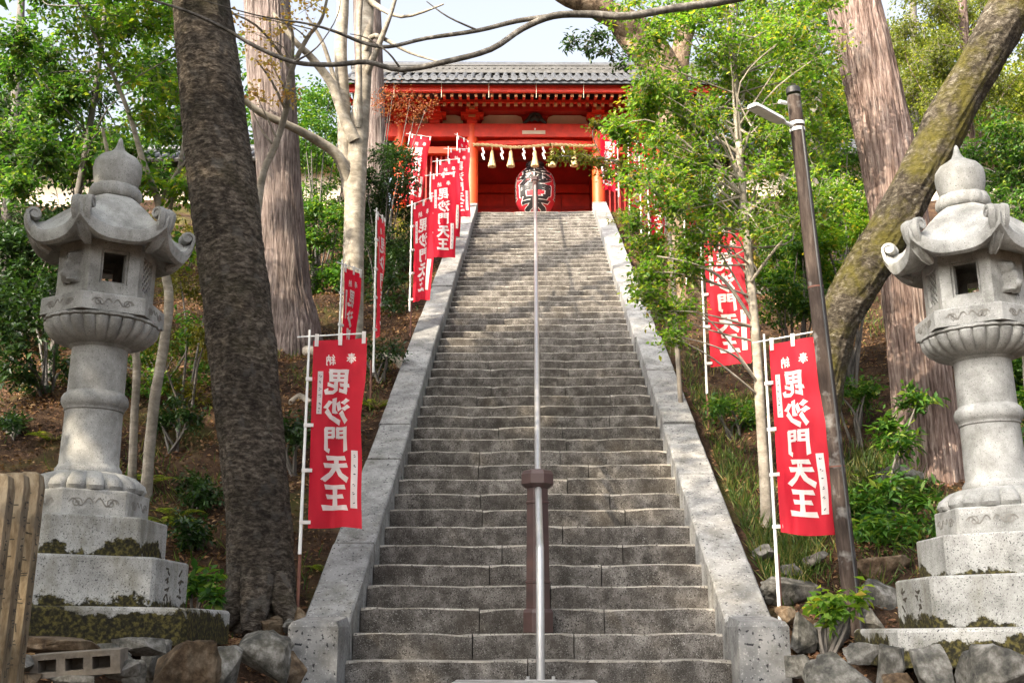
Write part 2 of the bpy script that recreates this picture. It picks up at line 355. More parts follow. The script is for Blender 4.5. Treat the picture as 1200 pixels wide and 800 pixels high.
for (x0, x1, y0, y1, z, nm) in ((-1.85, -.62, 7.35, 8.64, .005, 'flat pale paving slab at the foot of the stairs, left one'), (-.6, .42, 7.5, 8.64, .03, 'raised paving slab holding the steel rail at the foot of the stairs'), (.44, 1.5, 7.3, 8.64, -.004, 'flat paving slab at the foot of the stairs, right of the rail'), (1.42, 2.0, 7.75, 8.27, .01, 'small paving slab in front of the right end of the coping')):
    mb = MB(); n = 8
    ring = [(x0, y0), (x1, y0), (x1, y1), (x0, y1)]
    mb.loft([[(x, y, -.12) for x, y in ring], [(x, y, z - .012) for x, y in ring], [(x + (.012 if x == x0 else -.012), y + (.012 if y == y0 else -.012), z) for x, y in ring]])
    tag(mb.build('paving_slab', M['paving'], smooth=20), nm, 'paving', 'paving slabs before the stairs')

# ------------------------------------------------------------------ hand rail with its posts
rail = thing('stair_handrail', (0, 0, 0), 'steel handrail up the middle of the stairs with maroon octagonal posts', 'handrail')
def octo(mb, x, y, prof, mi=0): mb.loft([[(x + r * math.sin(R(22.5 + 45 * k)), y - r * math.cos(R(22.5 + 45 * k)), z) for k in range(8)] for r, z in prof], mi)
PY = S0Y + RUN * 1 + .2; PZ = S0Z + RISE
mb = MB(); octo(mb, .005, PY, [(.125, PZ), (.125, PZ + .15), (.118, PZ + .175), (.1, PZ + .18), (.1, PZ + .37), (.106, PZ + .375), (.106, PZ + .39), (.098, PZ + .395), (.092, PZ + .99), (.1, PZ + .995), (.1, PZ + 1.01), (.09, PZ + 1.015), (.09, PZ + 1.12)])
po = mb.build('post', M['brownpaint'], rail)
mb = MB(); octo(mb, .005, PY, [(.1, PZ + 1.121), (.138, PZ + 1.15), (.138, PZ + 1.225), (.12, PZ + 1.255), (.06, PZ + 1.27)]); mb.build('post_cap', M['brownpaint'], po)
TPY = TOPY + .55; mb = MB(); octo(mb, 0, TPY, [(.1, TOPZ), (.1, TOPZ + .12), (.075, TOPZ + .14), (.07, TOPZ + 1.0), (.1, TOPZ + 1.02), (.1, TOPZ + 1.1), (.05, TOPZ + 1.13)]); mb.build('post', M['brownpaint'], rail)
mb = MB(); a = Vector((.01, PY, PZ + 1.19)); b = Vector((0, TPY - 1.9, TOPZ + .92 - 1.9 * K + .3)); c_ = Vector((0, TPY, TOPZ + .97))
mb.tube([a, a.lerp(b, .5), b], .027, 12); mb.build('rail', M['steel'], rail, smooth=40)
mb = MB(); mb.tube([b, c_], .033, 10); mb.build('rail', M['brownpaint'], rail, smooth=40)
for fr in (.2, .4, .6, .8):
    q = a.lerp(b, fr); i = int((q.y - S0Y) / RUN); mb = MB(); mb.tube([(q.x, q.y, S0Z + i * RISE), q], .02, 8); mb.build('rail_support', M['steel'], rail, smooth=40)
fz = .032; mb = MB(); FY = 8.40; z_e = .97
mb.tube([(.02, FY, fz), (.02, FY, z_e - .05), (.02, FY + .02, z_e - .015), (.02, FY + .06, z_e + .015), (.012, PY - .08, z_e + .49)], [.03, .03, .03, .027, .027], 14); mb.build('front_rail', M['steel'], rail, smooth=40)
mb = MB(); mb.box((-.09, FY - .06, fz - .001), (.13, FY + .06, fz + .008))
for bx in (-.07, .11): mb.tube([(bx, FY, fz), (bx, FY, fz + .03)], .012, 8)
mb.build('foot_plate', M['steel'], rail)

# ------------------------------------------------------------------ stone lanterns
HEX = [R(60 * k) for k in range(6)]
def hexring(r, z, bev=0.0):
    if not bev: return [(r * math.sin(a), -r * math.cos(a), z) for a in HEX]
    out = []
    for k in range(6):
        p0 = Vector((r * math.sin(HEX[k]), -r * math.cos(HEX[k]), z))
        pa = Vector((r * math.sin(HEX[k-1]), -r * math.cos(HEX[k-1]), z)); pb = Vector((r * math.sin(HEX[(k+1) % 6]), -r * math.cos(HEX[(k+1) % 6]), z))
        out += [p0 + (pa - p0).normalized() * bev, p0 + (pb - p0).normalized() * bev]
    return out
def face_frame(k, rr):    # face between vertex k and k+1 of a hexagon of radius rr: centre, tangent, outward normal
    a = R(60 * k + 30); n = Vector((math.sin(a), -math.cos(a), 0)); return n * (rr * math.cos(R(30))), Vector((math.cos(a), math.sin(a), 0)), n
def ribbon(mb, pts, wd, n, depth):   # thin raised/inked stroke on a plane, pts 3-D
    for a, b in zip(pts[:-1], pts[1:]):
        d = (b - a).normalized(); s = n.cross(d).normalized() * wd * .5; e = d * wd * .3
        q = [a - s - e, a + s - e, b + s + e, b - s + e]; mb.add([x + n * depth for x in q] + [x - n * .004 for x in q], [(0,1,2,3),(4,7,6,5),(0,4,5,1),(1,5,6,2),(2,6,7,3),(3,7,4,0)])
def stone_lantern(X, Y, Z, lean, mir, label):
    T = thing('stone_lantern', (X, Y, Z), label, 'stone lantern', 'stone lanterns beside the stairs'); T.rotation_euler = (0, R(lean), 0)
    def done(mb, name, mat, par=T, smooth=30, loc=None):
        if mir: mb.mirror_x()
        return mb.build(name, mat, par, smooth, loc)
    def tier(name, r, z0, z1, mat, b=.02):
        mb = MB(); h = z1 - z0
        mb.loft([hexring(r, 0, b), hexring(r, h - b * .8, b), hexring(r - b * .35, h - b * .25, b), hexring(r - b, h, b)]); return done(mb, name, mat, loc=(0, 0, z0), smooth=25)
    t1 = tier('lower_plinth', 1.03, 0, .225, M['granite_moss2'], .03)
    t2 = tier('upper_plinth', .72, .225, .535, M['granite_moss'])
    mb = MB()
    for (k, us) in ((1, (-.12, .17)),):       # carved donors' lettering on the side that looks to the stairs
        c0, tg, n = face_frame(k, .722)
        for u in us:
            mb = MB()
            for j in range(4):
                z = .05 + j * .055
                for q in range(3):
                    x0 = u + rnd.uniform(-.045, .03); ribbon(mb, [c0 + tg * x0 + Vector((0, 0, z + rnd.uniform(0, .04))), c0 + tg * (x0 + rnd.uniform(.01, .05)) + Vector((0, 0, z + rnd.uniform(0, .04)))], .012, n, .0015)
            done(mb, 'inscription', M['engraved'], t2, None)
    t3 = tier('base_block', .555, .535, .79, M['granite_moss'], .015)
    t4 = tier('hexagonal_base', .42, .79, .965, M['granite'], .015)
    def clouds(parent, R0, zc, s, zoff):
        for k in (5, 0, 1):
            mb = MB(); c0, tg, n = face_frame(k, R0)
            for sg in (-1, 1):
                pts = []
                for i in range(26):
                    tt = i / 25; a = tt * 4.6 * math.pi
                    x = sg * (.16 - .15 * tt) ; pts.append((sg * s * (.05 + .85 * tt * (1 - .0)), s * .16 * math.sin(abs(tt * 9.5)) * (1 - .3 * tt)))
                ribbon(mb, [c0 + tg * x + Vector((0, 0, zc + z)) for x, z in pts], .008, n, .0012)
                sp = [(sg * s * .62 + s * .2 * (1 - i / 18) * math.cos(i * .6), s * .2 * (1 - i / 18) * math.sin(i * .6) - .005) for i in range(17)]
                ribbon(mb, [c0 + tg * x + Vector((0, 0, zc + z)) for x, z in sp], .007, n, .0012)
            done(mb, 'cloud_carving', M['carve'], parent, None)
    clouds(t4, .421, .09, .17, 0)
    def petals(n, amp): return lambda a, r, z: 1 + amp * (abs(math.sin(a * n / 2)) ** .6 - .6)
    mb = MB(); mb.lathe([(.36, .965), (.375, .99), (.36, 1.03), (.31, 1.07), (.25, 1.095), (.21, 1.1)], 144, fn=lambda a, r, z: 1 + (.12 * (abs(math.sin(a * 9)) ** .5 - .7) if r > .27 else 0)); done(mb, 'lower_lotus', M['granite'], smooth=40)
    mb = MB(); mb.lathe([(.212, 1.08), (.216, 1.1), (.216, 1.125), (.204, 1.14), (.194, 1.16), (.189, 1.45), (.184, 1.95), (.19, 1.955), (.206, 1.965), (.206, 1.995), (.2, 2.0)], 40)
    cn = done(mb, 'column', M['granite'], smooth=40)
    mb = MB(); mb.lathe([(.185, 1.515), (.196, 1.523), (.196, 1.54), (.206, 1.55), (.219, 1.575), (.219, 1.605), (.208, 1.63), (.196, 1.64), (.185, 1.655)], 40); done(mb, 'column_ring', M['granite'], cn, 50)
    mb = MB(); pf = lambda a, r, z: 1 + (.11 * (abs(math.sin(a * 13)) ** .5 - .7) if (z < 2.115 and r > .26) else (.03 * (abs(math.sin(a * 13)) - .6) if r > .26 else 0))
    mb.lathe([(.2, 1.965), (.235, 1.98), (.29, 2.0), (.335, 2.035), (.362, 2.075), (.37, 2.105), (.36, 2.12), (.38, 2.125), (.38, 2.14), (.365, 2.147)], 208, fn=pf); done(mb, 'lotus_capital', M['granite'], smooth=40)
    t5 = tier('platform', .415, 2.15, 2.27, M['granite'], .01); clouds(t5, .417, .06, .15, 0)
    # fire box: six corner posts, lintel and sill rings, panels between them
    fb = thing_part = None
    mb = MB(); r0 = .325; zb, zt = 2.27, 2.685
    for ring_z in ((zb, zb + .09), (zt - .085, zt)):
        o0 = hexring(r0, ring_z[0]); o1 = hexring(r0, ring_z[1]); i0 = hexring(r0 - .085, ring_z[0]); i1 = hexring(r0 - .085, ring_z[1])
        for k in range(6):
            j = (k + 1) % 6; mb.add([o0[k], o0[j], o1[j], o1[k], i0[k], i0[j], i1[j], i1[k]], [(0,1,2,3),(7,6,5,4),(3,2,6,7),(0,4,5,1)])
    for k in range(6):
        for s0, s1 in ((0, .22), (.78, 1)):
            a0 = Vector(hexring(r0, 0)[k]); a1 = Vector(hexring(r0, 0)[(k + 1) % 6]); b0 = Vector(hexring(r0 - .085, 0)[k]); b1 = Vector(hexring(r0 - .085, 0)[(k + 1) % 6])
            q = [a0.lerp(a1, s0), a0.lerp(a1, s1), b0.lerp(b1, s1), b0.lerp(b1, s0)]
            z0, z1 = Vector((0, 0, zb + .089)), Vector((0, 0, zt - .084))
            mb.add([x + z0 for x in q] + [x + z1 for x in q], [(0,1,5,4),(1,2,6,5),(2,3,7,6),(3,0,4,7)])
    mb.add(hexring(r0 - .05, zt - .03), [tuple(range(6))]); mb.add(hexring(r0 - .05, zb + .03), [tuple(range(6))])
    fb = done(mb, 'fire_box', M['granite'], smooth=20)
    for k in range(6):
        c0, tg, n = face_frame(k, r0); hw = r0 * .5 * .56; z0, z1 = zb + .09, zt - .085; up = Vector((0, 0, 1)); zc = (z0 + z1) / 2; hz = (z1 - z0) / 2
        kind = {0: 'window', 3: 'window', 5: 'relief', 2: 'relief'}.get(k, 'lattice')
        mb = MB()
        def bar(u0, u1, w0, w1, d0, d1):
            q = [c0 + tg * u + up * w_ + n * d for d in (d0, d1) for (u, w_) in ((u0, w0), (u1, w0), (u1, w1), (u0, w1))]
            mb.add(q, [(0,3,2,1),(4,5,6,7),(0,1,5,4),(1,2,6,5),(2,3,7,6),(3,0,4,7)])
        if kind == 'window':
            for (u0, u1, w0, w1) in ((-hw, -hw + .018, z0, z1), (hw - .018, hw, z0, z1), (-hw + .018, hw - .018, z0, z0 + .018), (-hw + .018, hw - .018, z1 - .018, z1)): bar(u0, u1, w0, w1, -.045, -.018)
            done(mb, 'window_frame', M['granite'], fb, None)
        elif kind == 'relief':
            bar(-hw - .002, hw + .002, z0 - .002, z1 + .002, -.03, -.006)
            pn = done(mb, 'relief_panel', M['granite'], fb, None)
            mb = MB(); G = 14; pts = []    # a carved animal in low relief: haunch, body, raised head, legs
            bl = [(-.02, -.055, .05, .05, .03), (.0, .0, .04, .06, .028), (.03, .055, .03, .04, .028), (.05, .075, .03, .014, .02), (-.04, -.1, .035, .02, .02), (.02, -.1, .045, .02, .02), (-.045, .06, .02, .035, .014), (.0, .085, .015, .03, .02)]
            for i in range(G + 1):
                for j in range(G + 1):
                    u = -hw + .004 + (2 * hw - .008) * i / G; w_ = -hz + .004 + (2 * hz - .008) * j / G
                    d = max([0] + [h * max(0, 1 - ((u - a) / rx) ** 2 - ((w_ - b) / rz) ** 2) ** .5 * 2.0 * 1.5 for a, b, rx, rz, h in bl]); pts.append(c0 + tg * u + up * (zc + w_) + n * (d - .0055))
            mb.add(pts, [(i * (G + 1) + j, (i + 1) * (G + 1) + j, (i + 1) * (G + 1) + j + 1, i * (G + 1) + j + 1) for i in range(G) for j in range(G)])
            done(mb, 'relief_carving', M['granite'], pn, 60)
        else:
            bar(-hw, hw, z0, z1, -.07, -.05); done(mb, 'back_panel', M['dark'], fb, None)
            mb = MB()
            for sg in (-1, 1):
                for q in range(-5, 6):
                    a = Vector((q * .052 - hz * sg, -hz, 0)); b = Vector((q * .052 + hz * sg, hz, 0)); pts = []
                    for s_ in range(41):
                        pp = a.lerp(b, s_ / 40)
                        if abs(pp.x) <= hw: pts.append(pp)
                    if len(pts) > 2:
                        e = [c0 + tg * pp.x + up * (zc + pp.y) - n * (.022 if sg > 0 else .026) for pp in (pts[0], pts[-1])]; ribbon(mb, e, .012, n, .008)
            done(mb, 'lattice', M['granite'], fb, None)
    # roof with upswept corners
    mb = MB(); NS = 60; rings = []
    def rf(a, base, corner):    # radius as a hexagon with concave sides pulled out to the corners
        u = ((a + math.pi) % R(60)) / R(60); d = abs(u - .5) * 2; hexr = math.cos(R(30)) / math.cos((u - .5) * R(60)); return base * (hexr + corner * d ** 4), d
    for (r, z, lift, cor) in ((.29, 2.675, 0, 0), (.35, 2.655, 0, .0), (.45, 2.62, .05, .0), (.52, 2.60, .11, .02), (.55, 2.615, .135, .03), (.562, 2.675, .15, .03), (.55, 2.70, .15, .03), (.51, 2.71, .09, .0), (.44, 2.775, .045, 0), (.35, 2.88, .02, 0), (.27, 2.965, 0, 0), (.2, 3.025, 0, 0), (.16, 3.05, 0, 0)):
        ring = []
        for k in range(NS):
            a = 2 * math.pi * k / NS; rr, d = rf(a, r, cor); circ = sm(.42, .2, r); rr = rr * (1 - float(circ) * .5) + r * .95 * float(circ) * .5
            ring.append((rr * math.sin(a), -rr * math.cos(a), z + lift * d ** 3.5))
        rings.append(ring)
    mb.loft(rings); rf_o = done(mb, 'lantern_roof', M['granite'], smooth=40)
    for k in range(6):       # curled scroll at each corner: a spiral band, wide across the corner ridge
        a = HEX[k]; o = Vector((math.sin(a), -math.cos(a), 0)); tg = Vector((math.cos(a), math.sin(a), 0)); mb = MB(); prof = [(.39, 2.605), (.45, 2.635), (.505, 2.69), (.55, 2.77), (.565, 2.835)]
        cx, cz, r_ = .518, 2.842, .05
        for i in range(1, 15): 
            th = -.1 + i * .48; rr = r_ * (1 - i * .055); prof.append((cx + rr * math.cos(th), cz + rr * math.sin(th)))
        hwd = [.024, .042, .056, .064, .067] + [.068] * 14; rings = []
        for i, (r, z) in enumerate(prof):
            p0 = prof[max(i - 1, 0)]; p1 = prof[min(i + 1, len(prof) - 1)]; dx, dz = p1[0] - p0[0], p1[1] - p0[1]; L = math.hypot(dx, dz); nx_, nz_ = dz / L, -dx / L; th_ = .024 if i > 3 else .03
            c1 = o * r + Vector((0, 0, z)); nn = (o * nx_ + Vector((0, 0, nz_))) * th_ * .5; h = hwd[i]
            rings.append([c1 - tg * h - nn, c1 - tg * h + nn * .6, c1 - tg * h * .5 + nn * 1.25, c1 - tg * h * .4 + nn * .8, c1 + tg * h * .4 + nn * .8, c1 + tg * h * .5 + nn * 1.25, c1 + tg * h + nn * .6, c1 + tg * h - nn])
        mb.loft(rings)
        cpt = o * cx + Vector((0, 0, cz)); mb.tube([cpt - tg * .062, cpt + tg * .062], .03, 12)
        done(mb, 'corner_scroll', M['granite'], rf_o, 50)
    mb = MB(); mb.lathe([(.15, 3.045), (.165, 3.05), (.18, 3.075), (.177, 3.115), (.165, 3.14), (.14, 3.145)], 96, fn=lambda a, r, z: 1 + (.06 * (abs(math.sin(a * 6 + z * 6)) ** .6 - .6) if .1 < r and z > 3.055 else 0)); done(mb, 'finial_collar', M['granite'], smooth=45)
    mb = MB(); mb.lathe([(.135, 3.14), (.15, 3.17), (.164, 3.23), (.168, 3.29), (.16, 3.335), (.13, 3.375), (.08, 3.405), (.042, 3.435), (.025, 3.47), (.015, 3.52), (.006, 3.535)], 36); done(mb, 'jewel_finial', M['granite'], smooth=60)
    return T
stone_lantern(-3.02, 7.6, .29, .4, False, 'carved hexagonal stone lantern on the left, beside the dark tree trunk')
stone_lantern(3.05, 7.6, .175, -1.0, True, 'carved hexagonal stone lantern on the right, in front of the leaning mossy trunk')

# ------------------------------------------------------------------ brush characters (strokes: points with half-open widths) in a unit box
def S(w, *p): return (w, p)
CH = {
 'bi': [S(.13,(.18,.97),(.2,.53)), S(.13,(.15,.93),(.86,.95)), S(.13,(.83,.96),(.79,.53)), S(.1,(.2,.74),(.8,.75)), S(.1,(.5,.94),(.5,.55)), S(.12,(.19,.56),(.8,.57)),
        S(.12,(.06,.33),(.42,.37)), S(.13,(.2,.49),(.19,.08)), S(.12,(.13,.05),(.44,.16)), S(.13,(.6,.49),(.58,.16),(.7,.05),(.97,.05),(.98,.2)), S(.12,(.62,.29),(.92,.4))],
 'sha': [S(.15,(.06,.93),(.24,.78)), S(.15,(.0,.66),(.2,.54)), S(.15,(.06,.02),(.17,.2),(.3,.44)), S(.14,(.6,.98),(.6,.42),(.5,.46)), S(.14,(.45,.82),(.36,.52)), S(.15,(.76,.86),(.96,.6)), S(.16,(.92,.5),(.72,.22),(.34,.0))],
 'mon': [S(.13,(.1,.97),(.1,.02)), S(.11,(.08,.93),(.44,.93)), S(.12,(.42,.96),(.41,.56)), S(.09,(.12,.76),(.42,.76)), S(.1,(.12,.58),(.42,.58)), S(.12,(.6,.96),(.6,.56)), S(.11,(.58,.93),(.93,.93)), S(.13,(.91,.96),(.91,.1),(.78,.02)), S(.09,(.6,.76),(.9,.76)), S(.1,(.6,.58),(.9,.58))],
 'ten': [S(.15,(.12,.9),(.86,.92)), S(.15,(.03,.6),(.96,.62)), S(.16,(.48,.9),(.47,.58),(.3,.24),(.0,.0)), S(.17,(.5,.58),(.7,.28),(1.0,.02))],
 'ou': [S(.15,(.1,.9),(.9,.93)), S(.14,(.17,.52),(.83,.54)), S(.17,(.0,.06),(1.0,.1)), S(.16,(.5,.9),(.5,.1))],
 'hou': [S(.1,(.15,.86),(.85,.88)), S(.1,(.2,.7),(.8,.72)), S(.1,(.02,.54),(.98,.56)), S(.1,(.5,1.0),(.45,.6),(.02,.22)), S(.1,(.58,.6),(.98,.24)), S(.09,(.3,.34),(.7,.36)), S(.09,(.25,.19),(.75,.2)), S(.1,(.5,.48),(.5,.0))],
 'nou': [S(.1,(.3,1.0),(.1,.72),(.3,.66)), S(.1,(.42,.8),(.1,.44)), S(.1,(.05,.46),(.45,.5)), S(.1,(.24,.46),(.24,.0)), S(.09,(.1,.3),(.02,.1)), S(.09,(.36,.3),(.44,.12)), S(.1,(.56,.78),(.56,.0)), S(.1,(.55,.76),(.96,.78)), S(.1,(.95,.78),(.95,.04),(.86,.0)), S(.1,(.76,1.0),(.74,.6),(.62,.34)), S(.1,(.76,.6),(.88,.36))],
}
def strokes_quads(ch, x0, y0, w, h, flip, grow=0.0):
    """-> list of closed strips (list of left/right points) in the plane, u to the right, v up; ends slightly flared like a brush"""
    out = []
    for wd, pts in CH[ch]:
        P = [Vector(p) for p in pts]; Q = []
        for a, b in zip(P[:-1], P[1:]):
            n = max(2, int((b - a).length / .1)); Q += [a.lerp(b, i / n) for i in range(n)]
        Q.append(P[-1]); strip = []; n = len(Q)
        for i, q in enumerate(Q):
            d = (Q[min(i + 1, n - 1)] - Q[max(i - 1, 0)]); d.normalize(); s = Vector((-d.y, d.x)); t_ = i / (n - 1)
            ww = wd * 1.28 * (.84 + .36 * abs(t_ - .45)) * .5 + grow; e = d * (wd * .12 + grow) * (-1 if i == 0 else 1 if i == n - 1 else 0)
            sk = d * wd * .22 * (1 if i in (0, n - 1) else 0)
            a, b = q + e + s * ww + sk, q + e - s * ww - sk
            f = lambda p: (x0 + w * ((1 - p.x) if flip else p.x), y0 + h * p.y)
            strip.append((f(a), f(b)))
        out.append(strip)
    return out

# ------------------------------------------------------------------ votive banners
def banner(X, Y, rz, label, back=True, w=.43, h=1.52, top=2.13, tilt=(0, 0), zb=None, sag=.04, wave=.04, fold=1.0, group='red votive banners along the stairs', stake=.55, polecol='whitepole', pole0=.4):
    z = gz(X, Y) if zb is None else zb
    T = thing('votive_banner', (X, Y, z), label, 'banner', group, R(rz)); T.rotation_euler = (R(tilt[0]), R(tilt[1]), R(rz))
    wave *= rnd.uniform(.8, 1.7); sag += rnd.uniform(-.01, .03); fold *= rnd.uniform(.8, 1.3); sx = 1 if back else -1; ph = rnd.uniform(0, 6); L = random.Random(int(X * 1000 + Y * 77))
    mb = MB(); mb.tube([(0, .03, -.15), (0, .03, stake)], .014, 8); mb.build('stake', M['stake'], T, 40)
    mb = MB(); mb.tube([(0, 0, pole0), (0, 0, top * .55), (0, 0, top + .02)], [.014, .012, .009], 8); mb.build('pole', M[polecol], T, 40)
    tiltb = L.uniform(.01, .05); mb = MB(); mb.tube([(-sx * .1, 0, top - .035 - tiltb * .25), (sx * (w + .03), 0, top - .035 + tiltb)], .006, 6); mb.build('crossbar', M['whitepole'], T, 40)
    def P(u, v, d=0.0):         # u 0 at the pole, v 0 at the hem, 1 at the top
        dn = 1 - v; y = wave * (math.sin(u * 4.2 * fold + ph + dn * 1.4) * (.35 + u) + .6 * math.sin(dn * 5 + ph) * u + .22 * math.sin(u * 13 + dn * 4 + ph) + .12 * math.sin(u * 21 - dn * 9)) * (.3 + dn)
        zz = top - .075 + tiltb * u - h * dn - sag * u * dn - .012 * math.sin(u * 9 + ph) * (v > .97) * 0
        return (sx * (.035 + w * u * (1 - .04 * dn * fold) + .02 * dn + .014 * u * math.sin(dn * 6.5 + ph * 1.7) + .006 * u * math.sin(dn * 15 + ph)), y + d, zz + .012 * math.sin(u * 5 + ph) * dn)
    NU, NV = 24, 48; mb = MB(); mb.add([P(i / NU, j / NV) for j in range(NV + 1) for i in range(NU + 1)], [(j*(NU+1)+i, j*(NU+1)+i+1, (j+1)*(NU+1)+i+1, (j+1)*(NU+1)+i) for j in range(NV) for i in range(NU)])
    cl = mb.build('cloth', M['banner'], T, 80)
    mb = MB(); mk = MB(); li = 0
    def put(target, strips, d0):
        nonlocal li
        for s_ in strips:
            li += 1
            for dd in (-d0 - .00012 * (li % 9), d0 + .00012 * (li % 9)):
                q = [P(*a, dd) for ab in s_ for a in ab]; n = len(s_)
                target.add(q, [(2 * i, 2 * i + 1, 2 * i + 3, 2 * i + 2) for i in range(n - 1)])
    # the print shows through: from behind it reads mirrored.  u runs away from the pole
    fl = True       # in u (away from the pole) the lettering is always reversed: the pole is on the reader's right
    for j, ch in enumerate(('bi', 'sha', 'mon', 'ten', 'ou')): put(mb, strokes_quads(ch, .26, .705 - j * .153, .46, .13, fl), .0042)
    put(mb, strokes_quads('hou', .63, .868, .17, .055, fl), .0042); put(mb, strokes_quads('nou', .25, .862, .17, .055, fl), .0042)
    for (u0, u1, v0, v1) in ((.10, .20, .60, .83), (.79, .92, .10, .40)):
        n = 24
        for c_ in range(5): ua, ub = u0 + (u1 - u0) * c_ / 5, u0 + (u1 - u0) * (c_ + 1) / 5; put(mb, [[((ua, v0 + (v1 - v0) * i / n), (ub, v0 + (v1 - v0) * i / n)) for i in range(n + 1)]], .004)
        for k in range(6):
            vv = v0 + (v1 - v0) * (k + .5) / 6.2; uc = (u0 + u1) / 2
            for _ in range(3):
                du, dv = L.uniform(-.018, .018), L.uniform(-.009, .009); put(mk, [[((uc + du - .012, vv + dv), (uc + du - .012, vv + dv + .004)), ((uc + du + .012, vv + dv + .002), (uc + du + .012, vv + dv + .006))]], .0065)
    mb.build('lettering', M['letter'], cl); mk.build('small_writing', M['ink'], cl)['kind'] = 'stuff'
    for k in range(3):
        u = (.06, .5, .94)[k]; q = P(u, 1); mb = MB(); mb.box((q[0] - .016, q[1] - .008, q[2] - .05), (q[0] + .016, q[1] + .008, top - .02 + tiltb * u)); mb.build('loop', M['letter'], T)
    for k in range(4):
        v_ = (.79, .54, .3, .03)[k]; q = P(0, v_); mb = MB(); mb.box((min(-sx * .014, q[0] + sx * .02), -.016, q[2] - .014), (max(-sx * .014, q[0] + sx * .02), .016, q[2] + .014)); mb.build('loop', M['letter'], T)
    return T
FL = gz
banner(-1.875, 9.13, 8, 'large crimson banner in front at the left of the stairs, near the dark trunk', top=2.36, stake=.75, pole0=.55)
banner(1.865, 9.1, -33, 'large crimson banner in front at the right of the stairs, beside the lamp pole', w=.42, pole0=-.05, top=2.3)
banner(-2.3, 12.9, 66, 'small red banner seen half from the side, behind the front left banner', w=.40, top=2.0)
banner(-2.0, 13.7, 81, 'narrow red banner seen almost edge-on at the left of the stairs', w=.38, tilt=(0, -2), top=2.5)
banner(-1.885, 16.4, -38, 'crimson banner midway up the left side, lowest of the overlapping cluster')
banner(-1.885, 19.2, -8, 'crimson banner in the middle of the left cluster, its whole text in view')
banner(-1.95, 21.2, -5, 'crimson banner partly hidden behind the others left of the stairs')
banner(-1.89, 23.1, 15, 'sunlit pale red banner high up at the left of the stairs', w=.44)
banner(-1.88, 25.6, 55, 'sunlit banner at the top of the stairs, against the left gate column')
banner(-3.45, 26.7, 12, 'leaning sunlit banner by the outer left column of the gate', w=.5, h=1.75, tilt=(0, 7), top=2.4)
banner(1.95, 12.85, -12, 'red banner behind the leafy young tree, right of the stairs', top=2.4, h=1.6, w=.47, polecol='whitepole')
banner(2.02, 26.0, 14, 'red banner with its pole on the right, before the right gate column', back=False, w=.42)
banner(2.1, 24.0, 35, 'faded pink banner half hidden by leaves near the top right of the stairs')
banner(2.15, 22.0, 55, 'narrow red banner behind the leaves on the right, upper of two overlapping')
banner(2.16, 20.6, 45, 'narrow red banner behind the leaves on the right, lower of two overlapping')
banner(2.42, 17.6, 50, 'red banner deep behind the leafy tree, with a long bare pole', top=2.5)

# ------------------------------------------------------------------ the red gate at the top
GYO = 28.0
gate = thing('temple_gate', (0, GYO, TOPZ), 'large vermilion temple gate with grey tiled roof at the top of the stairs', 'gate'); gate.rotation_euler = (0, 0, R(1.6))
def part(name, mat, parent=gate, smooth=None):
    return lambda mb: mb.build(name, mat, parent, smooth)
COLX = (-3.55, -1.66, 1.66, 3.55)
for cy in (0, 3.0):
    for cx in COLX:
        mb = MB(); mb.tube([(cx, cy, 0), (cx, cy, 1.5), (cx, cy, 3.16)], [.165, .165, .155], 20); mb.build('column', M['orange'], gate, 50)
        mb = MB(); mb.lathe([(.26, -.05), (.26, .05), (.2, .1)], 16); mb.build('column_base', M['tread'], gate, 40, loc=(cx, cy, 0))
def gbox(name, a, b, mat, parent=gate, bev=0):
    mb = MB(); mb.box(a, b); return mb.build(name, M[mat], parent)
for cy in (0, 3.0):
    gbox('head_beam', (-4.0, cy - .14, 2.73), (4.0, cy + .14, 3.10), 'red')
    for a, b in ((-3.4, -1.81), (1.81, 3.4)): gbox('tie_beam', (a, cy - .09, 2.28), (b, cy + .09, 2.46), 'orange')
# curved rainbow beam in the middle bay
mb = MB(); rings = []
for i in range(25):
    x = -1.5 + 3.0 * i / 24; u = x / 1.5; zc = 2.52 + .07 * (1 - u * u); hh = .085 + .03 * abs(u) ** 3
    rings.append([(x, -.08, zc - hh), (x, -.115, zc - hh * .6), (x, -.115, zc + hh * .6), (x, -.08, zc + hh), (x, .1, zc + hh), (x, .1, zc - hh)])
mb.loft(rings); mb.build('rainbow_beam', M['red'], gate, 40)
gbox('sign_plate', (-.34, -.165, 2.80), (.27, -.142, 2.895), 'plaster')
mb = MB(); mb.tube([(0, -.15, 2.92), (0, -.17, 2.96)], .02, 8); mb.build('sign_lamp', M['white'], gate)
